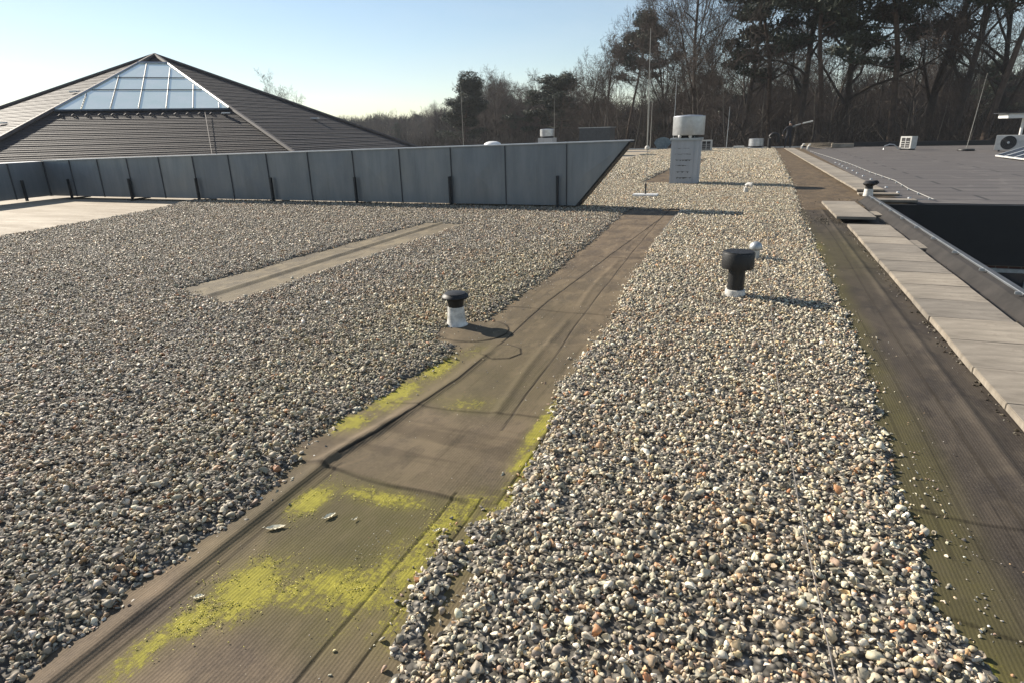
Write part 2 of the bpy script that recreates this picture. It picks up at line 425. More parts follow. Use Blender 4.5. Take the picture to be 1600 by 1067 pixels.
# cross laps
cross = np.zeros_like(X)
for yc, tilt in ((2.17, -.06), (3.02, .1), (5.25, -.05), (7.9, .03), (10.9, .02)):
    d = Y-(yc+tilt*(X+1.6)+.012*np.sin(X*9)); cross += gauss(d, 0, .0085); Z += .004*sm(-.004, .004, d)*(1-sm(.3, .5, d))
# octagonal drain patch and round vent patch
def polyd(cx, cy, n, ph=0):
    a = np.arctan2(Y-cy, X-cx)-ph; r_ = np.hypot(X-cx, Y-cy); s_ = 2*math.pi/n
    return r_*np.cos((a % s_)-s_/2)
d8 = polyd(-1.70, 4.08, 8); o8 = gauss(d8, .155, .008); Z += .005*(1-sm(.150, .158, d8))
dv = np.hypot(X+2.12, Y-4.50); ov = gauss(dv, .30, .008); Z += .006*(1-sm(.295, .303, dv))
dark = np.clip(j1+j2+.6*cross+o8*.9+ov*.9, 0, 1)
dark = np.clip(dark + .35*pl*sm(.45, .7, fbm(X*1.2+5, Y*9)) + .2*gauss(X, xr+.075, .03)*(Y < 2.2), 0, 1)
mz = np.zeros_like(X)
for cx, cy, rx, ry, s_ in ((-1.78, 1.93, .07, .13, 1.1), (-1.64, 1.36, .12, .17, 1.15), (-1.70, 1.18, .07, .12, 1.1), (-1.74, 1.02, .06, .14, .8), (-1.30, 1.50, .20, .10, .95),
    (-1.12, 1.92, .06, .22, 1.0), (-1.10, 1.70, .07, .15, .9), (-1.48, 2.06, .22, .06, .8), (-1.45, 1.40, .2, .07, .7), (-1.05, 2.1, .05, .14, .7),
    (-2.03, 3.10, .10, .26, 1.0), (-2.0, 3.62, .10, .24, .95), (-2.08, 2.66, .09, .13, .9), (-1.0, 2.98, .045, .38, 1.1), (-.95, 2.56, .06, .16, 1.0),
    (-1.55, 3.12, .18, .12, .4), (-2.16, 2.2, .1, .1, .3), (-1.9, 4.0, .1, .2, .3), (-1.0, 1.45, .1, .16, .45), (-2.1, 1.35, .04, .3, .6), (-1.2, 1.6, .1, .3, .5), (-.93, 2.05, .07, .3, .8)):
    mz = np.maximum(mz, s_*blob(X, Y, cx, cy, rx, ry))
mz *= .35 + 1.1*fbm(X*9, Y*7)
olive = np.clip(.95*blob(X, Y, -1.35, 1.75, .6, .7) + .45*blob(X, Y, -1.55, 3.2, .8, 1.0) + .3*blob(X, Y, -1.7, 5.2, 1, 2) - .8*(1-sm(1.0, 1.32, Y+.25*(X+1.5))), 0, 1)*(1-.55*pl)
# loose grit and the vent patch stay in place
me = np_mesh('roof_strip', np.stack([X, Y, Z], 1), F, M_strip, True, np.stack([np.clip(mz, 0, 1), olive, dark], 1))
tag(link('roof_strip', me), kind='structure')

# right-hand strip beside the slabs
ys = spacing(1.0, 13.5, .004)
X, Y, F = grid_mesh(.55, 2.16, ys, 320)
Z = .008*(fbm(X*1.5+30, Y*.8)-.5) + .003*(fbm(X*8, Y*5)-.5)
j = gauss(X, 1.17+.015*np.sin(Y*.8), .007) + .6*gauss(X, .98+.01*np.sin(Y*2), .004)*(Y < 6) + .7*gauss(X, .86, .004)*(Y < 5)*(Y > 2.4)
Z += .006*sm(-.003, .003, X-(1.17+.015*np.sin(Y*.8))) + .010*gauss(X, 1.30, .03)
cr = np.zeros_like(X)
for yc, tilt in ((2.02, -.14), (2.72, -.05), (7.9, .1), (10.6, .05)):
    d = Y-(yc+tilt*(X-1)+.012*np.sin(X*11)); cr += gauss(d, 0, .0085); Z += .004*sm(-.004, .004, d)*(1-sm(.3, .5, d))
dk = np.clip(.8*j+.6*cr, 0, 1)
ol = np.clip(.8*(1-sm(.90, 1.08, X+.08*(fbm(X*3, Y*2)-.5)))*(1-.6*sm(6, 10, Y)) + .5*blob(X, Y, 1.1, 9, .5, 1.6), 0, 1)
mo = .45*blob(X, Y, .82, 1.72, .09, .18)+.3*blob(X, Y, .92, 9.3, .06, .3)
me = np_mesh('roof_edge_strip', np.stack([X, Y, Z+.001], 1), F, M_strip2, True, np.stack([np.clip(mo, 0, 1), ol, dk], 1))
tag(link('roof_edge_strip', me), kind='structure')

# patch of bare membrane inside the left gravel field
ys = np.linspace(4.2, 10.8, 240); X, Y, F = grid_mesh(-6.2, -4.6, ys, 90)
Z = .006*(fbm(X*1.5+30, Y*.8)-.5) + .022*gauss(X, -5.42-.012*(Y-7), .05)
dk = np.clip(gauss(X, -5.34-.012*(Y-7), .025)*.8 + .4*gauss(Y, 7.7, .03), 0, 1)
me = np_mesh('roof_bare_patch', np.stack([X, Y, Z], 1), F, ribbed_membrane('light_brown_membrane', (.20, .165, .115), ribs=False), True, np.stack([0*X, 0*X+.12, dk], 1))
tag(link('roof_bare_patch', me), kind='structure')

# ------------------------------------------------------------------ gravel
def gravel_inside(x, y):
    """signed margin (m) inside the gravelled areas; >0 inside"""
    n = (fbm(x*3.1, y*3.1)-.5)*.17 + (fbm(x*10, y*10, 3)-.5)*.20
    eR = interp(y, [(.3, -2.02), (.81, -2.0), (1.13, -2.02), (1.93, -1.99), (2.25, -2.1), (2.8, -2.12), (3.82, -2.05), (4.4, -2.12), (6.4, -2.12), (9, -2.2), (11.3, -2.33), (13, -2.4)])
    eL = interp(y, [(0, -13.0), (7, -12.75), (9, -13.15), (10.8, -13.6), (13, -14.6)])
    left = np.minimum(np.minimum(eR-x, x-eL), 13.1-y)
    patch = np.minimum(np.minimum(x-(-5.98+.04*(y-4.6)), -4.93-x), np.minimum(y-(4.6+.9*(-x-5.0)*.35), 10.3-y))
    left = np.minimum(left, -patch)
    left = np.minimum(left, np.hypot(x+2.10, y-4.42)-.30)
    lA = interp(y, [(.8, -.93), (1.19, -.92), (1.42, -.84), (1.6, -.84), (1.85, -.93), (2.2, -.93), (2.5, -.94), (2.86, -.97), (3.59, -1.08), (5.1, -1.06), (5.78, -1.14), (8, -1.25), (11.5, -1.42), (13.2, -1.5)])
    lB = interp(y, [(1.0, .88), (1.5, .86), (1.82, .84), (2.1, .75), (2.5, .80), (2.76, .77), (3.7, .80), (5.35, .88), (7.9, .88), (12.4, .88), (19.2, 1.05), (42, 1.17), (52, 1.2)])
    right = np.minimum(np.minimum(x-lA, lB-x), 13.6-y)
    tongue = .055 - np.abs(x-interp(y, [(1.35, -.93), (1.65, -.985), (1.84, -1.0)])); tongue = np.minimum(tongue, np.minimum(y-1.3, 1.86-y))
    tongue = np.maximum(tongue, .05-np.hypot(x+.93, y-1.98))
    far = np.minimum(np.minimum(x-(-6.75-.02*(y-28)), lB-x), np.minimum(y-12.9, 51.6-y))
    bare = np.minimum(np.minimum(x+3.3-.0*y, -2.35-x+.0*y), np.minimum(y-19.4, 34-y))
    far = np.minimum(far, -bare)
    m = np.maximum(np.maximum(left, right), np.maximum(tongue+.02, far))
    return m + n*np.where(y > 13, .6, .55)

def ico(sub):
    bm = bmesh.new(); bmesh.ops.create_icosphere(bm, subdivisions=sub, radius=1)
    V = np.array([v.co[:] for v in bm.verts]); F = np.array([[v.index for v in f.verts] for f in bm.faces]); bm.free(); return V, F
OCT = (np.array([[1, 0, 0], [0, 1, 0], [-1, 0, 0], [0, -1, 0], [0, 0, 1], [0, 0, -1]], float),
       np.array([[0, 1, 4], [1, 2, 4], [2, 3, 4], [3, 0, 4], [1, 0, 5], [2, 1, 5], [3, 2, 5], [0, 3, 5]]))
def deform(V, seed):
    r_ = np.random.default_rng(seed); out = V.copy()
    for _ in range(5):
        d = r_.normal(size=3); d /= np.linalg.norm(d); t = V@d; th = r_.uniform(.1, .5)
        out += np.outer(np.where(t > th, -(t-th)*r_.uniform(.5, .95), 0), d)
    k = r_.normal(size=(3, 3))*.8; out *= (1+.10*np.sin(V@k[:, 0]*2+r_.uniform(0, 6)))[:, None]
    return out
PAL = np.array([(.52, .49, .42), (.66, .63, .56), (.40, .37, .32), (.27, .25, .22), (.48, .41, .30), (.21, .20, .18), (.13, .125, .12), (.80, .77, .71), (.44, .29, .17), (.42, .21, .11), (.36, .26, .21), (.58, .48, .31)])
PW = np.array([.18, .13, .17, .15, .09, .09, .05, .06, .03, .015, .04, .035]); PW /= PW.sum()
def pebbles(name, x, y, z, size, shape, seedbase, tilt=.45, tint=None):
    n = len(x); Vo = []; Fo = []; Co = []; off = 0
    var = rng.integers(0, 8, n)
    col = PAL[rng.choice(len(PAL), n, p=PW)]*rng.uniform(.8, 1.2, (n, 1))*rng.uniform(.96, 1.04, (n, 3))
    # warm patches in the gravel
    wm = sm(.55, .75, fbm(x*1.7+40, y*1.7))[:, None]*(rng.random((n, 1)) < .35)
    col = col*(1-wm*.6) + wm*.6*np.array([(.46, .31, .19)])
    if tint is not None: col = tint(x, y, col)
    a = rng.uniform(0, 2*math.pi, n); tx = rng.normal(0, tilt, n); ty = rng.normal(0, tilt, n)
    el = rng.uniform(.62, .95, n); fl = rng.uniform(.42, .75, n)
    for v in range(8):
        i = np.where(var == v)[0]
        if not len(i): continue
        BV = deform(shape[0], seedbase+v); BF = shape[1]; k = len(BV)
        P = BV[None]*np.stack([size[i], size[i]*el[i], size[i]*fl[i]], 1)[:, None, :]
        c, s = np.cos(tx[i])[:, None], np.sin(tx[i])[:, None]
        P = np.stack([P[..., 0], P[..., 1]*c-P[..., 2]*s, P[..., 1]*s+P[..., 2]*c], -1)
        c, s = np.cos(ty[i])[:, None], np.sin(ty[i])[:, None]
        P = np.stack([P[..., 0]*c+P[..., 2]*s, P[..., 1], -P[..., 0]*s+P[..., 2]*c], -1)
        c, s = np.cos(a[i])[:, None], np.sin(a[i])[:, None]
        P = np.stack([P[..., 0]*c-P[..., 1]*s, P[..., 0]*s+P[..., 1]*c, P[..., 2]], -1)
        P += np.stack([x[i], y[i], z[i]], 1)[:, None, :]
        Vo.append(P.reshape(-1, 3)); Fo.append((BF[None]+(np.arange(len(i))*k)[:, None, None]+off).reshape(-1, 3))
        Co.append(np.repeat(col[i], k, 0)); off += len(i)*k
    return np.concatenate(Vo), np.concatenate(Fo), np.concatenate(Co)
def scatter(x0, x1, y0, y1, dens):
    n = int((x1-x0)*(y1-y0)*dens); return rng.uniform(x0, x1, n), rng.uniform(y0, y1, n)
def visible(x, y, mx=170, my=150):
    px, py, f = project(x, y, 0.02); return (f > .3) & (px > -mx) & (px < 1600+mx) & (py < 1067+my)
def bedz(x, y, m):
    return .020*sm(-.02, .16, m) + .012*(fbm(x*1.9+7, y*1.9)-.5)*sm(0, .3, m)
def gravel_field(name, x0, x1, y0, y1, label, tint=None):
    VV = []; FF = []; CC = []; off = 0
    for (d0, d1, dens, shp, smean, jit) in ((0, 3.6, 3300, ico(2), .0122, .016), (3.6, 9.5, 2800, ico(1), .0126, .016), (9.5, 21, 1500, OCT, .0172, .018), (21, 60, 420, OCT, .030, .02)):
        ya, yb = max(y0, .2 if d0 == 0 else d0*.25), min(y1, d1+.1)
        if yb <= ya: continue
        x, y = scatter(x0, x1, ya, yb, dens)
        d = np.hypot(x, y); k = (d >= d0) & (d < d1) & visible(x, y); x, y = x[k], y[k]
        if not len(x): continue
        m = gravel_inside(x, y)
        k = ((m > 0) & (rng.random(len(x)) < .55+.45*sm(0, .07, m))) | ((m > -.14) & (rng.random(len(x)) < .40*np.exp(m/.038)))
        x, y, m = x[k], y[k], m[k]
        s = smean*np.exp(rng.normal(0, .36, len(x))); s = np.clip(s, .006, .034 if d0 < 20 else .05)
        s = np.where(m < .0, s*.7, s)
        z = bedz(x, y, m) + s*.45 + rng.uniform(0, jit, len(x))*sm(0, .08, m)
        V, F, C = pebbles(name, x, y, z, s, shp, 100+int(d0*7), .45, tint)
        VV.append(V); FF.append(F+off); CC.append(C); off += len(V)
    V = np.concatenate(VV); F = np.concatenate(FF); C = np.concatenate(CC)
    print(name, len(F), 'tris')
    o = link(name, np_mesh(name, V, F, M_peb, True, C)); tag(o, label, kind='stuff'); return o
def tint_left(x, y, c):
    g = np.exp(-((x+2.6)/.8)**2)*np.exp(-((y-5.0)/3)**2)
    g = (g*.35)[:, None]; c = c*(1-g) + g*c*np.array([(1.02, 1.05, .62)])
    k = (.42*np.exp(-((x-eRx(y))/.25)**2))[:, None]
    return c*np.array([(.98, .92, .83)])*(1-.3*k)
def eRx(y): return interp(y, [(.8, -2.0), (2.3, -2.1), (6.4, -2.1), (11.3, -2.33)])
def tint_right(x, y, c):
    return c*np.array([(1.26, 1.20, 1.05)])
gravel_field('gravel', -15.5, -1.75, .2, 13.2, 'grey and beige pebble gravel of the wide left field', tint_left)
gravel_field('gravel', -1.3, 1.12, .6, 13.0, 'pale pebble gravel of the strip between the bare membrane and the slabs', tint_right)
gravel_field('gravel', -7.6, 1.5, 13.0, 51.8, 'pale pebble gravel spreading behind the metal duct', tint_right)
# bed under the pebbles
for (x0, x1, ys, nx) in ((-15.5, -1.7, spacing(.2, 13.3, .006), 420), (-1.35, 1.2, spacing(.6, 13.2, .006), 150), (-7.6, 1.6, spacing(13.0, 51.8, .006), 220)):
    X, Y, F = grid_mesh(x0, x1, ys, nx); m = gravel_inside(X, Y); Z = bedz(X, Y, m) + np.where(m > 0, .004, -.03)
    keep = (m[F] > -.05).any(1); F = F[keep]
    tag(link('gravel_bed', np_mesh('gravel_bed', np.stack([X, Y, Z], 1), F, M_bed, True)), kind='structure')
# chips and stray stones on the bare membranes
def strays():
    xs = []; ys_ = []; ss = []
    def add(n, fx, s0, s1):
        x, y = fx(n); xs.append(x); ys_.append(y); ss.append(rng.uniform(s0, s1, n))
    add(70, lambda n: (.92+np.abs(rng.normal(0, .14, n)), rng.uniform(1.9, 5.5, n)), .0025, .006)
    add(60, lambda n: (.86+np.abs(rng.normal(0, .05, n)), rng.uniform(2.0, 3.3, n)), .004, .009)
    add(90, lambda n: (rng.uniform(-1.9, -1.0, n), rng.uniform(1.1, 3.2, n)), .0015, .004)
    add(90, lambda n: (rng.uniform(-1.38, -1.18, n), rng.normal(1.75, .12, n)), .0015, .0035)
    add(140, lambda n: (rng.uniform(-2.0, -1.2, n), rng.uniform(3.2, 9, n)), .003, .008)
    add(120, lambda n: (rng.normal(-2.0, .12, n), rng.uniform(2.6, 7.5, n)), .003, .009)
    add(36, lambda n: (rng.normal(-2.0, .05, n), rng.uniform(1.0, 2.4, n)), .006, .016)
    add(60, lambda n: (rng.uniform(1.38, 1.47, n), rng.uniform(2.5, 11, n)), .004, .010)
    add(60, lambda n: (rng.uniform(-1.0, -.9, n), rng.uniform(2.8, 3.6, n)), .003, .009)
    add(60, lambda n: (rng.uniform(-5.9, -5.0, n), rng.uniform(5, 10, n)), .004, .009)
    x = np.concatenate(xs); y = np.concatenate(ys_); s = np.concatenate(ss); z = .006+s*.5
    V, F, C = pebbles('loose_grit', x, y, z, s, ico(1), 900, .3)
    tag(link('loose_grit', np_mesh('loose_grit', V, F, M_peb, True, C)), 'loose grit and single pebbles strewn over the bare membrane', kind='stuff')
strays()

# ------------------------------------------------------------------ metal duct wall
def duct():
    t = empty('metal_duct', (-3.8, 12.85, 0)); tag(t, 'long low grey sheet-metal duct with slanted end standing across the roof', 'duct')
    ox, oy = 3.8, -12.85
    xs = [-3.72, -5.11, -6.43, -7.76, -9.05, -10.37, -11.66, -12.92, -14.17, -15.42, -16.66, -17.87, -19.06, -20.25]   # panel joints
    ztop = lambda x: 1.345 + (x+3.7)*.0150
    ZB, Y0, Y1 = .075, 12.85, 13.30
    def quadpanel(pts, n_out, name='panel'):
        c = sum((Vector(p) for p in pts), Vector())/4 + Vector(n_out)*random.uniform(.006, .034)
        V = [Vector(p)+Vector((ox, oy, 0)) for p in pts]+[c+Vector((ox, oy, 0))]
        back = [v-Vector(n_out)*.02 for v in V[:4]]
        mb = MB(); mb.add(V+back, [(0, 1, 4), (1, 2, 4), (2, 3, 4), (3, 0, 4), (0, 1, 6, 5), (1, 2, 7, 6), (2, 3, 8, 7), (3, 0, 5, 8), (8, 7, 6, 5)]); return mb.build(name, M_panel, t)
    # slanted last panel: top reaches x=-2.42, foot at -3.55
    for i in range(len(xs)):
        x1 = xs[i]; 
        if i == 0:
            zt = ztop(-2.42)
            V = [(-3.71, Y0, ZB), (-3.52, Y0, ZB), (-2.42, Y0, zt), (-3.71, Y0, ztop(-3.7))]
            quadpanel(V, (0, -1, 0), 'end_panel')
        else:
            x0 = xs[i]; xb = xs[i-1]
            quadpanel([(x0+.008, Y0, ZB), (xb-.008, Y0, ZB), (xb-.008, Y0, ztop(xb)), (x0+.008, Y0, ztop(x0))], (0, -1, 0))
            mb = MB(); mb.box(xb-.006+ox, xb+.006+ox, Y0-.026+oy, Y0+.01+oy, ZB-.01, ztop(xb)+.012); mb.build('joint_flange', M_dgrey, t)
    # top, back and dark slanted mouth
    xl = xs[-1]
    mb = MB(); z1, z2 = ztop(xl), ztop(-2.42)
    V = [(xl, Y0-.03, z1), (-2.40, Y0-.03, z2), (-2.40, Y1+.02, z2), (xl, Y1+.02, z1)]
    V = [Vector(v)+Vector((ox, oy, 0.004)) for v in V]; V += [v+Vector((0, 0, .022)) for v in V]
    mb.add(V, [(0, 1, 2, 3), (4, 5, 6, 7), (0, 1, 5, 4), (1, 2, 6, 5), (2, 3, 7, 6), (3, 0, 4, 7)]); mb.build('top_sheet', M_alu, t)
    mb = MB()
    V = [(xl, Y1, ZB), (-3.52, Y1, ZB), (-2.42, Y1, z2), (xl, Y1, z1)]
    V = [Vector(v)+Vector((ox, oy, 0)) for v in V]; V += [v+Vector((0, -.02, 0)) for v in V]
    mb.add(V, [(0, 1, 2, 3), (7, 6, 5, 4), (0, 1, 5, 4), (1, 2, 6, 5), (2, 3, 7, 6), (3, 0, 4, 7)]); mb.build('back_sheet', M_panel, t)
    mb = MB()
    V = [(-3.52, Y0, ZB), (-2.42, Y0, z2), (-2.42, Y1, z2), (-3.52, Y1, ZB)]
    V = [Vector(v)+Vector((ox, oy, 0)) for v in V]; V += [v+Vector((.035, 0, -.02)) for v in V]
    mb.add(V, [(0, 1, 2, 3), (4, 5, 6, 7), (0, 1, 5, 4), (1, 2, 6, 5), (2, 3, 7, 6), (3, 0, 4, 7)]); mb.build('slanted_mouth', M_fascia, t)
    mb = MB(); V = [(xl, Y0+.02, ZB), (-3.52, Y0+.02, ZB), (-3.52, Y1-.02, ZB), (xl, Y1-.02, ZB)]
    V = [Vector(v)+Vector((ox, oy, 0)) for v in V]; V += [v+Vector((0, 0, .015)) for v in V]
    mb.add(V, [(0, 1, 2, 3), (4, 5, 6, 7), (0, 1, 5, 4), (1, 2, 6, 5), (2, 3, 7, 6), (3, 0, 4, 7)]); mb.build('bottom_sheet', M_panel, t)
    # support brackets: upright channel with a foot plate
    for i in range(7):
        x = -3.90 - 2.55*i + (0 if i else .0)
        mb = MB(); mb.box(x-.021+ox, x+.021+ox, Y0-.115+oy, Y0-.05+oy, .004, .70-.02*i); mb.box(x-.07+ox, x+.07+ox, Y0-.20+oy, Y0+.45+oy, .004, .035)
        mb.build('bracket', M_bracket, t)
    MB().box(xl-.05+ox, xl+.05+ox, Y0-.03+oy, Y0+.05+oy, ZB-.01, 1.08).build('corner_strip_cover', M_dgrey, t)  # added dark post, covers the sunlit strip at the corner
    # the return that turns towards the viewer at the far left
    xa, xb_ = xl, xl+.75
    ysr = [12.85, 11.75, 10.45, 9.1, 7.8]
    for k in range(4):
        ya, yb = ysr[k], ysr[k+1]; xA = xa + .75*(12.85-ya)/5.05; xB = xa+.75*(12.85-yb)/5.05
        quadpanel([(xA, ya-.008, ZB), (xB, yb+.008, ZB), (xB, yb+.008, 1.07), (xA, ya-.008, 1.07)], (1, 0, 0))
        mb = MB(); mb.box(xB-.01+ox, xB+.035+ox, yb-.009+oy, yb+.014+oy, ZB-.01, 1.085); mb.build('joint_flange', M_dgrey, t)
        mb = MB(); mb.box(xB+.05+ox, xB+.11+ox, yb+.20+oy, yb+.26+oy, .004, .6); mb.build('bracket', M_bracket, t)
    mb = MB(); V = [(xa-.45, 12.85, 1.074), (xa, 12.85, 1.074), (xa+.77, 7.8, 1.074), (xa+.32, 7.8, 1.074)]
    V = [Vector(v)+Vector((ox, oy, 0)) for v in V]; V += [v+Vector((0, 0, .022)) for v in V]
    mb.add(V, [(0, 1, 2, 3), (4, 5, 6, 7), (0, 1, 5, 4), (1, 2, 6, 5), (2, 3, 7, 6), (3, 0, 4, 7)]); mb.build('top_sheet', M_alu, t)
duct()

# ------------------------------------------------------------------ pyramid building
def pyramid():
    AX, AY, AZ = -33.17, 28.8, 6.27; slope = .375; n = 7; st = 2*math.pi/n; RR = 16.0
    t = empty('pyramid_building', (AX, AY, -4.2)); tag(t, 'dark tiled pyramid-roofed hall with a sloping glass skylight under its apex', 'building')
    az0 = R(137)-.5*R(51.43)                 # first right-hand front hip
    def hip(k, r_): a = az0 + k*st; return Vector((math.sin(a)*r_, math.cos(a)*r_, AZ-slope*r_+4.2))
    # walls
    mb = MB(); V = [Vector((hip(k, RR*.93).x, hip(k, RR*.93).y, z)) for z in (0, 4.6) for k in range(n)]
    mb.add(V, [(k, (k+1) % n, n+(k+1) % n, n+k) for k in range(n)]); mb.build('wall', M_brick, t)
    NC = 78
    for k in range(n):
        mb = MB(); V = []; F = []
        for c in range(NC):
            r0 = RR*c/NC; r1 = RR*(c+1)/NC
            if k == 0 and 1.75 < (r0+r1)/2 < 8.75:      # the skylight opening
                pass
            a0, a1, b0, b1 = hip(k, r0), hip(k+1, r0), hip(k, r1), hip(k+1, r1)
            lift = Vector((0, 0, .020+.006*math.sin(c*2.3+k))); b = len(V)
            V += [a0, a1, b1+lift, b0+lift, b1, b0]; F += [(b, b+1, b+2, b+3), (b+3, b+2, b+4, b+5)]
        mb.add(V, F); o = mb.build('tiled_slope', M_tile, t)
        a = hip(k, 0)+Vector((0, 0, .05)); e = hip(k, RR)+Vector((0, 0, .07))
        mb = MB(); mb.tube([a, a.lerp(e, .33), a.lerp(e, .66), e], .11, 6, False); mb.build('hip_ridge', M_ridge, t)
    # eaves
    mb = MB()
    for k in range(n):
        p, q = hip(k, RR), hip(k+1, RR); V = [p, q, q-Vector((0, 0, .3)), p-Vector((0, 0, .3))]; mb.add(V, [(0, 1, 2, 3)])
        i0, i1 = hip(k, RR*.93), hip(k+1, RR*.93); mb.add([V[3], V[2], Vector((i1.x, i1.y, V[2].z)), Vector((i0.x, i0.y, V[2].z))], [(0, 1, 2, 3)])
    mb.build('eaves', M_fascia, t)
    # skylight on face 0 (between hips 0 and 1): u along the eave (-1..1 at hips), r = distance along hips
    fc = math.cos(st/2)
    am = az0 + st/2; out = Vector((math.sin(am), math.cos(am), 0)); side = Vector((math.cos(am), -math.sin(am), 0))
    nrm = (out*slope/fc + Vector((0, 0, 1))).normalized()
    def pt(s_, r_, h): # s_ lateral metres, r_ hip distance
        base = out*(r_*fc) + Vector((0, 0, AZ-slope*r_+4.2)); return base + side*s_ + nrm*h
    RT, RB = 1.75, 8.75; hw = lambda r_: r_*math.sin(st/2)
    sk = empty('skylight', (0, 0, 0)); sk.parent = t
    mb = MB(); V = [pt(-hw(RT)+.06, RT, .10), pt(hw(RT)-.06, RT, .10), pt(hw(RB)-.1, RB, .10), pt(-hw(RB)+.1, RB, .10)]
    V += [pt(-hw(RT)+.06, RT, .03), pt(hw(RT)-.06, RT, .03), pt(hw(RB)-.1, RB, .03), pt(-hw(RB)+.1, RB, .03)]
    mb.add(V, [(0, 1, 2, 3), (0, 1, 5, 4), (1, 2, 6, 5), (2, 3, 7, 6), (3, 0, 4, 7)]); mb.build('glass', M_glass, sk)
    def bar(s0, r0, s1, r1, wd, mat=M_alu, h=.13, nm='glazing_bar'):
        mb = MB(); mb.tube([pt(s0, r0, h), pt(s1, r1, h)], wd, 4, False); mb.build(nm, mat, sk)
    bar(-hw(RT)+.05, RT, -hw(RB)+.1, RB, .04); bar(hw(RT)-.05, RT, hw(RB)-.1, RB, .04)
    bar(-hw(RT), RT, hw(RT), RT, .06)
    bar(-hw(RB)+.1, RB+.1, hw(RB)-.1, RB+.1, .08, M_dgrey, .05, 'sill')
    for f_ in (.36, .63):
        r_ = RT+(RB-RT)*f_; bar(-hw(r_)+.2, r_, hw(r_)-.2, r_, .022, M_dgrey)
    sp = 1.18
    for j in range(-3, 4):
        s_ = j*sp+.3; r0 = max(RT, (abs(s_)+.25)/math.sin(st/2)); 
        if r0 < RB-.4: bar(s_, r0, s_, RB, .02, M_dgrey)
    # snow hooks under the sill and small pale roof tiles
    for j in range(14):
        s_ = -hw(RB)*.9 + j*hw(RB)*1.8/13; mb = MB(); mb.tube([pt(s_-.09, RB+.62, .03), pt(s_, RB+.58, .085), pt(s_+.09, RB+.62, .03)], .03, 5); mb.build('vent_tile', M_ridge, t)
    for s_, r_ in ((-hw(RB)*.93, RB+.75),): 
        mb = MB(); mb.box(-.2, .2, -.08, .08, 0, .05); o = mb.build('pale_tile', M_whitem, t, pt(s_, r_, .1))
    for k, f_, r_ in ((1, .3, 10.2), (1, .22, 6.2), (-1, .3, 10.0)):
        p = hip(k, r_).lerp(hip(k+1, r_), f_); mb = MB(); mb.box(-.25, .25, -.1, .1, .08, .14); mb.build('pale_tile', M_whitem, t, p)
    mb = MB(); mb.tube([pt(-2.6, RB+.6, .12), pt(-2.9, 15.5, .07)], .010, 4); mb.build('roof_cable', M_ridge, t)
pyramid()

# ------------------------------------------------------------------ things on the gravel roof
def vent_short():
    t = empty('vent_pipe', (-2.33, 4.60, .012)); tag(t, 'short vent pipe with black mushroom cap and chipped white sleeve at gravel edge', 'vent')
    MB().lathe([(.105, -.01), (.085, .015), (.078, .06), (.072, .15), (.07, .16)], n=28).build('sleeve', M_white, t)
    MB().lathe([(.064, .13), (.068, .17), (.074, .215), (.078, .235)], n=28).build('collar', M_black, t)
    MB().lathe([(.08, .228), (.112, .236), (.118, .248), (.110, .262), (.098, .268), (.092, .280), (.06, .288), (.01, .291)], n=32).build('cap', M_black, t)
vent_short()
def vent_tall():
    t = empty('vent_pipe', (-.07, 6.20, .03)); tag(t, 'tall black vent pipe with wide drum cap standing in the gravel', 'vent')
    MB().lathe([(.098, -.03), (.096, .03), (.092, .06), (.088, .062)], n=28).build('base_sleeve', M_white, t)
    MB().lathe([(.078, .05), (.078, .276)], n=28).build('pipe', M_black, t)
    MB().lathe([(.082, .272), (.149, .274), (.150, .278), (.150, .420), (.147, .425), (.138, .426), (.136, .436), (.01, .440)], n=36).build('cap', M_black, t)
vent_tall()
def cowl(name, x, y, s, label, r_=.055):
    t = empty(name, (x, y, .02)); tag(t, label, 'vent')
    MB().lathe([(r_, 0), (r_, .14*s), (r_*.95, .17*s)], n=18).build('pipe', M_galv, t)
    MB().lathe([(r_*1.05, .15*s), (r_*1.35, .17*s), (r_*1.4, .21*s), (r_*1.1, .26*s), (r_*.5, .285*s), (.004, .29*s)], n=18).build('cowl', M_galv, t)
cowl('cowl_vent', .10, 8.15, .75, 'small grey domed metal cowl just behind the tall black vent pipe')
def elbow():
    t = empty('elbow_pipe', (-.17, 16.68, 0)); tag(t, 'small white bent pipe poking out of the gravel beside the chimney shadow', 'pipe')
    MB().tube([(0, 0, 0), (0, 0, .16), (.01, -.02, .20), (.05, -.05, .235), (.12, -.08, .22)], .05, 12).build('pipe', M_white, t)
    MB().tube([(.10, -.07, .225), (.135, -.088, .212)], .06, 12).build('lip', M_white, t)
elbow()
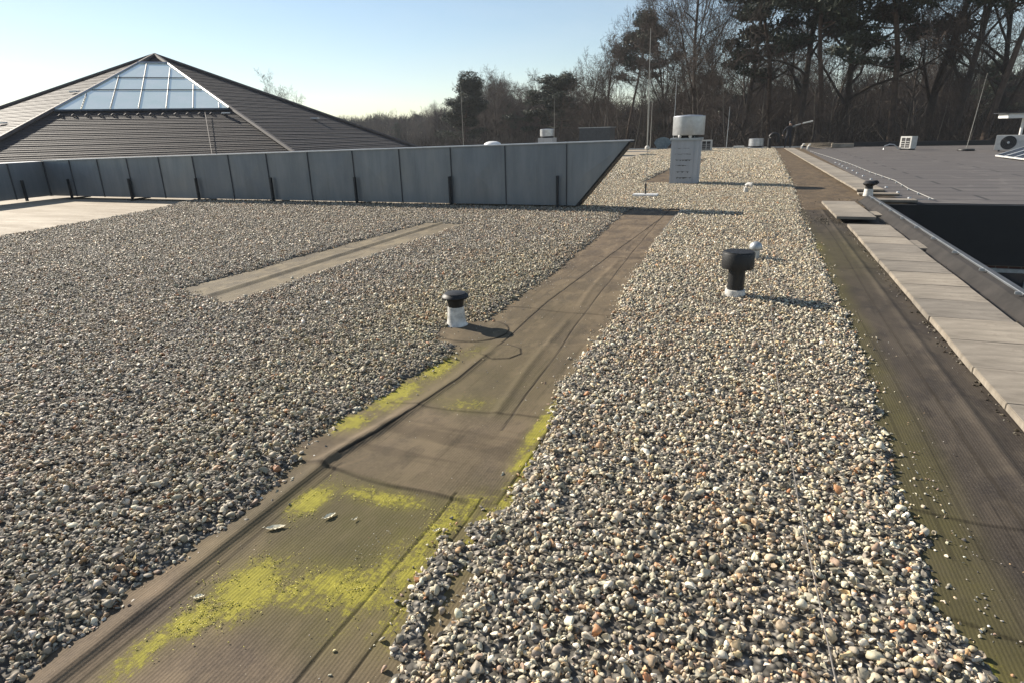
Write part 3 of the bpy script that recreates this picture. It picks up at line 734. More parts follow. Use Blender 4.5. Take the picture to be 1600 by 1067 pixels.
def chimney():
    t = empty('ventilation_chimney', (-1.955, 19.05, 0)); tag(t, 'square grey chimney with dark streaks carrying a shiny aluminium drum cowl', 'chimney')
    MB().box(-.40, .40, 0, .72, 0, 1.25, bevel=.012).build('shaft', M_conc, t)
    MB().box(-.44, .44, -.03, .76, 1.25, 1.315, bevel=.008).build('cap_plate', M_galv, t)
    MB().lathe([(.33, 1.31), (.33, 1.40)], 0, .36, 24).build('neck', M_fascia, t)
    mb = MB(); mb.lathe([(.40, 1.385), (.445, 1.39), (.452, 1.42), (.452, 1.90), (.44, 1.915), (.42, 1.90), (.36, 1.93), (.02, 1.95)], .03, .36, 40); mb.build('drum_cowl', M_alu, t)
    for dx in (-.17, .12):
        MB().lathe([(.02, 1.31), (.045, 1.335), (.05, 1.37), (.03, 1.40), (.005, 1.405)], dx, -.0, 12).build('bolt_cover', M_whitem, t)
    zz = [1.02, .86, .70, .545, .37, .20]
    for i, z in enumerate(zz):
        V = []; xs = np.linspace(-.30 + .02*i, .12+.05*(i % 3), 14); top = []; bot = []
        for x in xs:
            top.append((x, -.0035, z+.012+.012*random.random())); bot.append((x, -.0035, top[-1][2]-.003-.050*random.random()**2*(1 if i > 1 else .4)))
        V = top+bot; n = len(xs); mb = MB(); mb.add(V, [(k, k+1, n+k+1, n+k) for k in range(n-1)]); mb.build('soot_streak', M_stain, t)
    mb = MB(); mb.tube([(.26, -.012, .0), (.26, -.012, 1.25), (.24, .02, 1.36)], .006, 5); mb.build('cable', M_galv, t)
chimney()
def rod(x, y, h, label, r_=.012, lean=(0, 0), plate=False, ball=False, z=0, disc=False, col=None):
    col = col or M_rod; t = empty('lightning_rod', (x, y, z)); tag(t, label, 'lightning rod')
    if plate: MB().box(-.30, .30, -.15, .15, .035, .085, bevel=.01).build('base', M_whitem, t); MB().lathe([(.02, .085), (.02, .33)], n=10).build('socket', M_bracket, t)
    if ball: MB().lathe([(.01, 0), (.14, .02), (.20, .12), (.17, .26), (.08, .33), (.01, .34)], n=16).build('base', M_white, t)
    if disc: MB().lathe([(.40, 0), (.42, .03), (.40, .09), (.10, .10)], n=24).build('base', M_black, t)
    MB().tube([(0, 0, .04), (lean[0]*.5, lean[1]*.5, h*.5), (lean[0], lean[1], h)], [r_*1.3, r_, r_*.55], 8).build('mast', col, t)
rod(-2.46, 15.44, 2.9, 'thin lightning rod on a pale flat slab in the gravel beyond the duct end', .006, plate=True)
rod(-8.05, 50.4, 8.6, 'tallest lightning rod rising from a white ball foot at the far roof edge', .034, ball=True, lean=(-.15, 0))
rod(-7.9, 50.9, 3.6, 'shorter pale pole beside the white ball foot of the tallest rod', .026)
rod(-22.3, 47, 5.2, 'pale lightning rod seen behind the duct beside the dome rooflight', .022)
rod(-14.9, 48, 4.0, 'faint thin rod between the drum vent and the grey plant box', .018)
rod(-6.2, 51.2, 5.6, 'thin dark rod rising just left of the chimney', .02, col=M_galv)
rod(-2.2, 51.0, 3.0, 'short thin rod to the right of the chimney before the trees', .02, col=M_galv)
rod(10.96, 42.6, 4.0, 'leaning lightning rod on a black round foot on the dark roof', .014, disc=True, lean=(.25, 0))
def aircon(x, y, rz, label, w_=.86, h=.70, d=.36, grille='bars'):
    t = empty('air_conditioner', (x, y, .0), rz); tag(t, label, 'air conditioner', 'air conditioner units on the roofs')
    for s in (-1, 1): MB().box(s*w_*.32-.04, s*w_*.32+.04, -d/2-.03, d/2+.03, 0, .07).build('foot', M_bracket, t)
    MB().box(-w_/2, w_/2, -d/2, d/2, .07, h, bevel=.015).build('casing', M_acbody, t)
    if grille == 'fan':
        V = []; mb = MB(); n = 28; cx, cz, r_ = -.06, .07+(h-.07)/2, (h-.07)*.46
        ring = [(cx+r_*math.cos(2*math.pi*i/n), -d/2-.004, cz+r_*math.sin(2*math.pi*i/n)) for i in range(n)]
        mb.add(ring+[(a, b-.012, c) for a, b, c in ring], [tuple(range(n)), tuple(range(n, 2*n))]+[(i, (i+1) % n, n+(i+1) % n, n+i) for i in range(n)]); f = mb.build('fan_opening', M_fascia, t)
        for k in range(5):
            rr = r_*(k+1)/5.2; MB().tube([(cx+rr*math.cos(a), -d/2-.022, cz+rr*math.sin(a)) for a in np.linspace(0, 2*math.pi, 25)], .005, 4).build('guard_ring', M_dgrey, t)
        MB().lathe([(.001, 0), (.06, .0), (.06, .02), (.001, .03)], n=16).build('fan_hub', M_galv, t, (cx, -d/2-.016, cz), (math.pi/2, 0, 0))
    else:
        MB().box(-w_*.36, w_*.36, -d/2-.008, -d/2+.004, .13, h-.08).build('grille', M_fascia, t)
        for k in range(3): MB().box(-w_*.36, w_*.36, -d/2-.018, -d/2-.010, .22+.13*k, .235+.13*k).build('slat', M_whitem, t)
        MB().box(-.012, .012, -d/2-.022, -d/2-.009, .13, h-.08).build('slat', M_whitem, t)
aircon(-3.30, 46.0, 0, 'white-framed air conditioner directly right of the chimney', .75, .76, .5, 'open')
aircon(8.55, 45.0, R(-52), 'small white air conditioner in the middle of the dark roof', .80, .78, .45, 'open')
aircon(12.5, 41.2, R(-18), 'large white air conditioner with round fan under the white canopy', 1.25, .82, .45, 'fan')
def canopy():
    t = empty('canopy', (13.55, 43.4, 0)); tag(t, 'flat white canopy on a single post behind the fan unit', 'canopy')
    MB().tube([(0, 0, 0), (0, 0, 1.66)], .075, 12).build('post', M_whitem, t)
    MB().box(-.95, 2.6, -.7, .9, 1.66, 1.92, bevel=.03).build('roof_slab', M_whitem, t)
    MB().box(-1.15, 2.8, -.85, 1.05, 1.92, 1.95).build('top_trim', M_dgrey, t)
    MB().tube([(2.0, 0, 0), (2.0, 0, 1.66)], .06, 10).build('post', M_whitem, t)
canopy()
def solar(x, y, lab):
    t = empty('solar_panel', (x, y, .06)); tag(t, lab, 'solar panel', 'tilted solar panels on the dark roof')
    m = Mat('solar_cells', (.02, .03, .055), .18, .3)
    br = m.n('ShaderNodeTexBrick'); br.offset = 0; br.inputs['Scale'].default_value = 1; br.inputs['Brick Width'].default_value = .165; br.inputs['Row Height'].default_value = .165
    br.inputs['Mortar Size'].default_value = .006; br.inputs['Color1'].default_value = (.02, .028, .05, 1); br.inputs['Color2'].default_value = (.024, .032, .055, 1); br.inputs['Mortar'].default_value = (.15, .17, .2, 1)
    m.l(m.co(), br.inputs['Vector']); m.base(br.outputs['Color'])
    ry = R(-20)
    MB().box(0, 1.7, -1.0, 0, .0, .035).build('cell_sheet', m.m, t, (0, 0, 0), (0, ry, 0))
    mb = MB(); mb.box(-.03, 0, -1.03, .03, -.01, .045); mb.box(1.7, 1.73, -1.03, .03, -.01, .045); mb.box(-.001, 1.701, 0.001, .03, -.01, .044); mb.box(-.001, 1.701, -1.03, -1.001, -.01, .044)
    mb.build('frame', M_whitem, t, (0, 0, 0), (0, ry, 0))
    for yy in (-.95, -.05): MB().tube([(1.55, yy, -.06), (1.55, yy, .55)], .02, 6).build('support', M_alu, t)
base_solar = [(10.1, 34.6, 'tilted blue solar panel nearest the fan unit'), (10.1, 33.5, 'second tilted solar panel from the fan unit'), (10.1, 32.4, 'third tilted solar panel at the photo edge'), (10.1, 31.3, 'tilted solar panel just outside the right photo edge')]
for a in base_solar: solar(*a)
# rooftop items behind the duct
def dome():
    t = empty('dome_rooflight', (-12.6, 30, 0)); tag(t, 'pale dome rooflight showing above the duct top', 'rooflight')
    MB().box(-.5, .5, -.5, .5, 0, .94, bevel=.02).build('kerb', M_galv, t)
    MB().lathe([(.46, .94), (.46, .98), (.42, 1.06), (.32, 1.13), (.18, 1.17), (.01, 1.18)], n=28).build('dome', M_whitem, t)
dome()
def drumvent(x, y, s, label, kerb, r_=.33, h=.5):
    t = empty('drum_vent', (x, y, 0)); tag(t, label, 'vent')
    MB().box(-r_*1.05, r_*1.05, -r_, r_, 0, kerb, bevel=.01).build('kerb', M_conc, t)
    MB().lathe([(r_*.8, kerb), (r_*.8, kerb+.10)], n=20).build('neck', M_fascia, t)
    MB().lathe([(r_*.95, kerb+.09), (r_, kerb+.11), (r_, kerb+.10+h), (r_*.9, kerb+.12+h), (.01, kerb+.14+h)], n=28).build('drum', M_alu, t)
drumvent(-12.9, 40.0, 1, 'white drum vent on a grey kerb rising behind the duct', 1.18, .47, .42)
drumvent(-.12, 50.3, 1, 'small ribbed white drum vent at the far gravel edge', .10, .52, .50)
def plantbox():
    t = empty('plant_box', (-9.75, 40.2, 0)); tag(t, 'dark blue-grey rectangular plant box behind the slanted duct end', 'plant box')
    MB().box(-1.05, .95, 0, 1.5, 0, 1.72, bevel=.01).build('casing', M_dgrey, t)
    MB().box(-1.10, 1.0, -.04, 1.54, 1.72, 1.76).build('lid', M_galv, t)
    for k in range(7): MB().box(-.95, .85, -.018, -.002, .95+.09*k, 1.0+.09*k).build('louvre', M_dgrey, t)
plantbox()
def fanshape():
    t = empty('tarpaulin_cover', (-7.0, 51.0, 0)); tag(t, 'small blue-grey fan-shaped cover left of the chimney at the roof edge', 'cover')
    mb = MB(); V = []; n = 9
    for k in range(n): a = math.pi*k/(n-1); V.append((-.65*math.cos(a)+.05*random.random(), -.15, .45+.45*math.sin(a)+.05*random.random()))
    V = [(-.28, -.15, 0), (.28, -.15, 0)]+V[::-1]; m_ = len(V); V2 = [(a, .15, c) for a, b, c in V]
    mb.add(V+V2, [tuple(range(m_)), tuple(range(m_, 2*m_))[::-1]]+[(i, (i+1) % m_, m_+(i+1) % m_, m_+i) for i in range(m_)]); mb.build('cloth', weathered('blue_grey_cloth', (.12, .17, .20), .8), t)
    MB().lathe([(.3, 0), (.3, .05)], n=14).build('base', M_fascia, t)
fanshape()
tag(MB().box(-.45, .45, -.2, .2, 0, .22, bevel=.08).build('white_box', M_white, None, (-1.3, 50.6, .0)), 'low white rounded box at the far gravel edge left of the ribbed drum vent', 'box')
tag(MB().box(-.5, .5, -.15, .15, 0, .09, bevel=.01).build('timber_board', M_wood, None, (-2.3, 50.2, .0)), 'short timber board lying at the far gravel edge', 'board')
def gooseneck():
    t = empty('gooseneck_vent', (1.05, 49.6, 0)); tag(t, 'black gooseneck vent arching beside the standing person', 'vent')
    pts = [(-.28, 0, 0), (-.28, 0, .75)]+[(-.0-.28*math.cos(a), 0, .75+.28*math.sin(a)) for a in np.linspace(.3, math.pi, 9)]+[(.28, 0, .45)]
    MB().tube(pts, .12, 12).build('pipe', M_black, t); MB().lathe([(.24, 0), (.2, .05), (.13, .10)], -.28, 0, 16).build('flange', M_fascia, t)
gooseneck()
def planks():
    t = empty('plank_pile', (3.9, 50.0, 0), R(-12)); tag(t, 'pile of pale weathered planks leaning at the far corner of the dark roof', 'plank pile')
    for k in range(4):
        MB().box(-.9, 1.0, -.1, .1, 0, .05, bevel=.006).build('plank', M_wood, t, (0, .22*k-.3, .05+.08*k), (0, R(9-3*k), R(6*k-8)))
planks()
for (x, y, lb) in ((3.25, 48.4, 'white bent pipe nearest the pile of planks'), (2.95, 49.8, 'white bent pipe nearest the standing person')):
    o = MB().tube([(0, 0, 0), (0, 0, .2), (.05, 0, .28), (.16, 0, .3)], .07, 10).build('bent_pipe', M_white, None, (x, y, -.01)); tag(o, lb, 'pipe')
tag(MB().tube([(-.45, 0, .02), (-.4, 0, .22), (-.15, 0, .33), (.1, 0, .3), (.3, 0, .12), (.35, 0, .02)], .035, 8).build('hose', M_galv, None, (7.75, 45.2, 0)), 'grey hose looping beside the small air conditioner', 'hose')
tag(MB().box(-.7, .7, -.2, .2, 0, .28, bevel=.02).build('kerb_block', M_slab, None, (5.6, 50.6, 0)), 'brown kerb block at the far edge of the dark roof', 'block')

# vent beside the courtyard corner
def vent_corner():
    t = empty('vent_pipe', (2.50, 16.45, 0)); t.scale = (.82, .82, .95); tag(t, 'small black capped vent with white sleeve at the courtyard corner', 'vent')
    MB().lathe([(.13, 0), (.12, .08), (.11, .17)], n=20).build('sleeve', M_white, t)
    MB().lathe([(.10, .16), (.10, .24), (.15, .26), (.17, .30), (.13, .34), (.01, .36)], n=20).build('cap', M_black, t)
    MB().tube([(.05, 0, .31), (.16, -.02, .33), (.2, -.03, .29)], .05, 8).build('cap_lug', M_black, t)
vent_corner()

# ------------------------------------------------------------------ concrete slabs
slab_me = MB().box(-.297, .297, -.2985, .2985, 0, .045, bevel=.004).mesh('paving_slab', M_slab)
slab_t = bpy.data.objects.new('paving_slab', slab_me)
def slab(x, y, z, rz, rx, label, group, ry=0):
    o = slab_t.copy(); COL.objects.link(o); o.location = (x, y, z); o.rotation_euler = (rx, ry, rz); tag(o, label, 'paving slab', group); return o
G1 = 'concrete slabs of the near walkway beside the courtyard'
for i in range(16):
    y = 10.90-.602*i
    if y < 1.5: break
    lab = ('last concrete slab at the far end of the near walkway' if i == 0 else 'weathered concrete slab laid in the near walkway row along the courtyard edge')
    slab(1.77+random.uniform(-.008, .008), y, .018+random.uniform(0, .004), random.uniform(-.008, .008), random.uniform(-.006, .006), lab, G1, random.uniform(-.006, .006))
for k, lb in enumerate(('nearest slab of the raised group of four before the courtyard corner', 'second slab of the raised group before the courtyard corner', 'third slab of the raised group before the courtyard corner', 'farthest slab of the raised group before the courtyard corner')):
    slab(1.66-.01*k, 12.00+.60*k, .075, .012, .004, lb, 'raised slabs before the courtyard corner')
G3 = 'concrete slabs of the far walkway along the dark roof'
for i in range(52):
    y = 17.3+.602*i; x = 2.62-.0185*(y-17.3)
    lab = ('first slab at the near end of the far walkway' if i == 0 else 'concrete slab laid in the far walkway row between gravel roof and dark roof')
    slab(x, y, .05+random.uniform(0, .006), .0185+random.uniform(-.01, .01), 0, lab, G3)
tag(MB().box(-.38, .38, -.18, .18, 0, .05, bevel=.008).build('sill_slab', M_slab, None, (2.86, 15.32, .0)), 'pale flat slab on the courtyard rim beside the small capped vent', 'slab')
tag(MB().box(-.42, .42, -.14, .14, 0, .04, bevel=.008).build('sill_slab', M_slab, None, (2.75, 16.75, .0)), 'pale flat slab just behind the small capped vent', 'slab')
tag(MB().box(-.1, .1, -.33, .33, 0, .03, bevel=.01).build('mortar_slab', M_slab, None, (2.13, 9.6, .01), (0, 0, .05)), 'long crumbling mortar piece between the walkway and the metal edge', 'mortar')
tag(MB().box(-.09, .09, -.28, .28, 0, .03, bevel=.01).build('mortar_slab', M_slab, None, (2.13, 12.9, .01), (0, 0, .1)), 'short mortar piece beside the raised slabs', 'mortar')
def debris():
    n = 700; y = rng.uniform(2, 14, n); x = np.where(rng.random(n) < .5, 1.45+rng.normal(0, .018, n), 2.11+rng.normal(0, .03, n))
    k = rng.random(n) < .3; y = np.where(k, rng.normal(14.6, .5, n), y); x = np.where(k, rng.normal(1.9, .25, n), x)
    n2 = 260; x = np.append(x, rng.normal(1.22, .12, n2)); y = np.append(y, rng.normal(11.9, .3, n2))
    s = rng.uniform(.006, .02, len(x)); V, F, C = pebbles('d', x, y, s*.3+.008, s, ico(1), 400, .6); C = C*0+np.array([(.06, .048, .03)])*rng.uniform(.5, 1.9, (len(C), 1))
    tag(link('plant_debris', np_mesh('plant_debris', V, F, M_peb, False, C)), 'dark crumbs of moss and dirt along the slab edges', kind='stuff')
debris()

# ------------------------------------------------------------------ courtyard edge
def edge():
    t = empty('roof_edge_trim', (2.3, 3, 0)); tag(t, 'grey metal edge trim with upstand along the courtyard', 'edge trim')
    prof = [(2.125, .004), (2.17, .012), (2.27, .105), (2.335, .118)]
    ya, yb = -1.0, 15.2
    def strip(prof, name, mat, thick=.0):
        V = []; n = 60
        for j in range(n+1):
            y = ya+(yb-ya)*j/n
            for i, (x, z) in enumerate(prof): V.append((x-2.3, y-3, z+.004*math.sin(j*1.7+i)*(1 if name == 'upstand' else 0)))
        k = len(prof); F = [(j*k+i, j*k+i+1, (j+1)*k+i+1, (j+1)*k+i) for j in range(n) for i in range(k-1)]
        mb = MB(); mb.add(V, F, False); return mb.build(name, mat, t)
    strip(prof, 'upstand', M_upst)
    strip([(2.325, .119), (2.328, .128), (2.348, .134), (2.392, .134), (2.398, .128), (2.398, .02)], 'metal_cap', weathered('dark_zinc', (.12, .125, .13), .5, .5, .3, 6))
    strip([(2.394, .03), (2.405, .03), (2.405, -.9)], 'fascia', M_fascia)
edge()
def wire(name, pts, r_, mat, label, clip_every=None, clip_mat=None, jit=.001):
    t = empty(name, pts[0]); tag(t, label, 'wire'); P0 = Vector(pts[0])
    sub = []
    for a, b in zip(pts[:-1], pts[1:]):
        a, b = Vector(a), Vector(b); n = max(2, int((b-a).length/.25))
        for k in range(n): sub.append(a.lerp(b, k/n)-P0)
    sub.append(Vector(pts[-1])-P0)
    sub = [p+Vector((random.gauss(0, jit), 0, 0)) for p in sub]
    MB().tube(sub, r_, 6).build('cable', mat, t)
    if clip_every:
        L = 0
        for a, b in zip(sub[:-1], sub[1:]):
            L += (b-a).length
            if L > clip_every:
                L = 0; mb = MB(); mb.box(b.x-clip_mat[0], b.x+.012, b.y-clip_mat[1], b.y+clip_mat[1], b.z-clip_mat[2], b.z+r_*.8, bevel=.003); mb.build('clip', clip_mat[3], t)
    return t
wire('conductor_wire', [(2.305, .5, .150), (2.305, 7, .150), (2.31, 15.0, .150)], .003, M_galv, 'bright conductor wire clipped along the metal courtyard edge', .95, (.045, .010, .022, M_alu))
wire('conductor_wire', [(2.9, 15.35, .03), (3.61, 15.55, .03), (3.62, 18, .03), (3.76, 20.7, .03), (3.65, 24.2, .03), (3.63, 29.2, .03), (3.45, 34.8, .03), (3.1, 44, .03)], .008, M_rope, 'pale conductor wire on small feet crossing the dark roof', 1.0, (.04, .03, .03, M_galv))
for i in range(12):
    o = MB().lathe([(.04, 0), (.035, .02), (.015, .03)], n=10).mesh('roof_clip', M_galv) if i == 0 else o
    c = link('roof_clip', o, None, (3.25+.02*math.sin(i*2), 16+1.35*i, 0)); tag(c, 'small grey fixing button in the row left of the conductor wire on the dark roof', 'fixing', 'fixing buttons on the dark roof')
def gz(x, y):
    return float(bedz(np.array([x]), np.array([y]), np.array([.5]))[0])
wp = [(.40, 1.2), (.362, 1.64), (.325, 2.3), (.29, 3.15), (.262, 4.04), (.255, 5.6), (.25, 7.7), (.27, 10), (.2, 12.5)]
wire('conductor_wire', [(x, y, gz(x, y)+.034) for x, y in wp], .0024, M_cable, 'thin pale wire lying on the right gravel strip')

# courtyard walls and glimpsed windows
tag(MB().box(2.401, 3.2, 14.99, 15.09, -4, -.03).build('courtyard_shade_sheet', M_fascia), 'black sheet added as painted shade below the inner courtyard corner', 'facade')  # added black sheet hides the roof side and paints courtyard shade
def courtyard():
    t = empty('courtyard_wall', (3, 15.25, -4)); tag(t, 'courtyard facade with shade-black fascia below the rim of the dark roof', 'facade')
    MB().box(0, 31, 0, .3, 0, 2.75).build('wall', M_brick, t)
    MB().box(-.05, 31, -.12, .28, 2.76, 3.97).build('roof_fascia', M_fascia, t)  # black colour paints the shade of the courtyard
    for k in range(8):
        f = MB(); x0 = .6+2.4*k
        f.box(x0, x0+1.9, -.05, -.002, .95, 1.03); f.box(x0, x0+1.9, -.05, -.002, 2.6, 2.68); f.box(x0, x0+.06, -.049, -.003, 1.031, 2.599); f.box(x0+1.80, x0+1.9, -.049, -.003, 1.031, 2.599)
        w_ = f.build('window', M_galv, t); MB().box(x0+.061, x0+1.799, -.02, -.004, 1.032, 2.598).build('pane', M_dglass, w_)
courtyard()
# parapets of the far edges
tag(MB().box(3.1, 34, 52.32, 52.6, -4, .30, bevel=.01).build('parapet', M_fascia), 'dark low parapet along the far edge of the dark roof', 'parapet')
tag(MB().box(-60, 3.05, 52.02, 52.3, -4, .08, bevel=.01).build('parapet', M_galv), 'low grey metal-edged parapet along the far edge of the gravel roof', 'parapet')
tag(MB().box(-13.2, .9, 46.9, 47.05, -.01, .05).build('edge_profile', M_alu), 'pale metal profile bounding the far gravel', 'edge profile')

# ------------------------------------------------------------------ bleached leaves on the moss
def leaf(x, y, L, W, rz, curl, label):
    V = []; n = 10
    for i in range(n+1):
        u = i/n; wd = W*math.sin(math.pi*min(1, u*1.02))**.8*(1-.25*u)+.0006
        zc = .012+curl*(u-.5)**2*L*4
        for s in (-1, -.5, 0, .5, 1): V.append(((u-.5)*L, s*wd*.5+.002*math.sin(i*2.1), zc-.008+abs(s)*wd*.28+.001*math.sin(i*3+s*4)))
    F = [(i*5+k, i*5+k+1, (i+1)*5+k+1, (i+1)*5+k) for i in range(n) for k in range(4)]
    t = empty('dead_leaf', (x, y, 0), rz); tag(t, label, 'leaf')
    MB().add(V, F, True).build('blade', M_leafm, t)
    MB().tube([(-.5*L, 0, .012+curl*L), (-.62*L, .004, .010+curl*L*.6)], .0012, 5).build('stalk', M_leafm, t)
leaf(-1.79, 1.70, .085, .034, R(35), .10, 'pale bleached leaf curled against the membrane roll, leftmost of the three larger ones')
leaf(-1.62, 1.85, .062, .030, R(70), .06, 'pale flat leaf lying alone on the membrane above the moss')
leaf(-1.77, 1.27, .042, .022, R(40), .05, 'small pale leaf on the bright yellow moss')
leaf(-1.12, 1.92, .035, .014, R(70), .05, 'small pale leaf on the lap seam near the right gravel')
leaf(-1.50, 1.87, .03, .010, R(80), .15, 'tiny curled leaf crumb right of the flat pale leaf')

# ------------------------------------------------------------------ person
def cushions():
    pts = []
    for cx, cy, rx, ry, n in ((-1.78, 1.93, .05, .09, 260), (-1.64, 1.36, .09, .12, 420), (-1.70, 1.18, .05, .09, 220), (-1.30, 1.50, .16, .07, 420), (-1.12, 1.92, .04, .16, 380), (-1.48, 2.06, .17, .04, 240), (-2.03, 3.10, .06, .2, 420), (-2.0, 3.62, .06, .18, 320), (-1.0, 2.98, .03, .3, 420)):
        pts.append(np.stack([rng.normal(cx, rx, n), rng.normal(cy, ry, n)], 1))
    p = np.concatenate(pts); x, y = p[:, 0], p[:, 1]; keep = (gravel_inside(x, y) < -.01) & (fbm(x*22, y*22, 3) > .5); x, y = x[keep], y[keep]
    s = rng.uniform(.0018, .0050, len(x)); V, F, C = pebbles('m', x, y, .004+s*.2, s, ico(1), 700, .2); C = C*0+np.array([(.50, .45, .08)])*np.repeat(rng.uniform(.75, 1.5, (len(x), 1)), len(C)//len(x), 0)
    tag(link('moss', np_mesh('moss', V, F, M_peb, True, C)), 'small yellow-green moss cushions on the bare membrane', kind='stuff')
cushions()
def person():
    t = empty('person', (1.98, 49.4, 0), R(8)); tag(t, 'person in dark clothes at the far roof edge, one arm stretched out', 'person')
    J = {'pel': (0, 0, .98, .15), 'wa': (0, 0, 1.12, .135), 'ch': (.0, -.03, 1.36, .165), 'nk': (.02, -.05, 1.53, .06), 'hd': (.03, -.08, 1.66, .095), 'hd2': (.03, -.08, 1.75, .085),
         'ls': (-.17, -.03, 1.44, .07), 'le': (-.36, -.06, 1.20, .05), 'lw': (-.42, -.12, .97, .036), 'lh': (-.43, -.15, .88, .04),
         'rs': (.19, -.03, 1.46, .07), 're': (.45, -.06, 1.56, .05), 'rw': (.70, -.1, 1.64, .036), 'rh': (.79, -.1, 1.67, .04),
         'lt': (-.10, 0, .90, .105), 'lk': (-.15, -.03, .50, .07), 'la': (-.18, .02, .10, .048), 'lf': (-.19, -.16, .045, .04),
         'rt': (.10, 0, .90, .105), 'rk': (.14, -.03, .50, .07), 'ra': (.18, .02, .10, .048), 'rf': (.20, -.16, .045, .04)}
    E = [('pel', 'wa'), ('wa', 'ch'), ('ch', 'nk'), ('nk', 'hd'), ('hd', 'hd2'), ('ch', 'ls'), ('ls', 'le'), ('le', 'lw'), ('lw', 'lh'), ('ch', 'rs'), ('rs', 're'), ('re', 'rw'), ('rw', 'rh'),
         ('pel', 'lt'), ('lt', 'lk'), ('lk', 'la'), ('la', 'lf'), ('pel', 'rt'), ('rt', 'rk'), ('rk', 'ra'), ('ra', 'rf')]
    ks = list(J); me = bpy.data.meshes.new('pb'); me.from_pydata([J[k][:3] for k in ks], [(ks.index(a), ks.index(b)) for a, b in E], [])
    o = bpy.data.objects.new('tmp', me); COL.objects.link(o); md = o.modifiers.new('s', 'SKIN')
    for i, k in enumerate(ks):
        sv_ = me.skin_vertices[0].data[i]; sv_.radius = (J[k][3], J[k][3]*(.8 if k in ('wa', 'ch', 'pel') else 1)); sv_.use_root = (k == 'pel')
    o.modifiers.new('u', 'SUBSURF').levels = 2
    dg = bpy.context.evaluated_depsgraph_get(); dg.update(); m2 = bpy.data.meshes.new_from_object(o.evaluated_get(dg)); bpy.data.objects.remove(o)
    cloth = weathered('dark_clothing', (.018, .02, .026), .9); skin = weathered('skin', (.42, .27, .20), .6, 0, .08); shoe = weathered('worn_shoe', (.2, .19, .17), .7); slv = weathered('grey_sleeve', (.25, .25, .24), .8)
    for mm in (cloth, skin, shoe): m2.materials.append(mm)
    for p in m2.polygons:
        c = p.center; p.use_smooth = True
        p.material_index = 1 if (c.z > 1.54 and abs(c.x-.03) < .13) or (c.x < -.38 and c.z < .95) or c.x > .735 else (2 if c.z < .075 else 0)
    link('body', m2, t)
    MB().lathe([(.02, 1.86), (.07, 1.85), (.10, 1.80), (.108, 1.73), (.10, 1.68), (.06, 1.66)][::-1], .03, -.06, 14).build('hair', M_fascia, t)
    MB().tube([(.19, -.03, 1.47), (.45, -.06, 1.575), (.70, -.1, 1.65)], [.076, .058, .044], 10).build('sleeve', slv, t)
    # four fingers and a thumb closed round the sheet
    for k in range(4):
        MB().tube([(.82, -.12+.018*k, 1.675), (.875-.004*abs(k-1), -.125+.018*k, 1.69), (.88, -.12+.018*k, 1.665)], .009, 6).build('finger', skin, t)
    MB().tube([(.79, -.14, 1.68), (.83, -.165, 1.70), (.865, -.15, 1.70)], .011, 6).build('thumb', skin, t)
    t2 = empty('paper_roll', (1.98+.83, 49.30, 1.69), R(8)); tag(t2, 'long pale roll held out in the hand of the person', 'paper roll')
    MB().tube([(.0, 0, 0), (.62, 0, .13)], .05, 12).build('roll', M_white, t2); MB().tube([(-.02, 0, -.004), (.0, 0, 0)], .052, 12).build('end_band', M_galv, t2)
person()

# ------------------------------------------------------------------ trees
class Segs:
    def __init__(s): s.a = []
    def add(s, p, q, r0, r1): s.a.append((*p, *q, r0, r1))
    def mesh(s, name, mat, n):
        A = np.array(s.a); p, q, r0, r1 = A[:, :3], A[:, 3:6], A[:, 6], A[:, 7]; d = q-p; L = np.linalg.norm(d, axis=1, keepdims=True)+1e-9; d /= L
        ref = np.where(np.abs(d[:, 2:3]) < .9, np.array([[0, 0, 1.]]), np.array([[1., 0, 0]])); a = np.cross(d, ref); a /= np.linalg.norm(a, axis=1, keepdims=True)+1e-9; b = np.cross(d, a)
        V = []
        for base, r_ in ((p, r0), (q, r1)):
            for k in range(n): an = 2*math.pi*k/n; V.append(base+(a*math.cos(an)+b*math.sin(an))*r_[:, None])
        V = np.stack(V, 1).reshape(-1, 3); m = len(A); F = []
        for k in range(n): F.append(np.array([k, (k+1) % n, n+(k+1) % n, n+k]))
        F = (np.array(F)[None]+(np.arange(m)*2*n)[:, None, None]).reshape(-1, 4)
        return np_mesh(name, V, F, mat, n > 3)
def rv(s=1.): return Vector((random.gauss(0, s), random.gauss(0, s), random.gauss(0, s)))
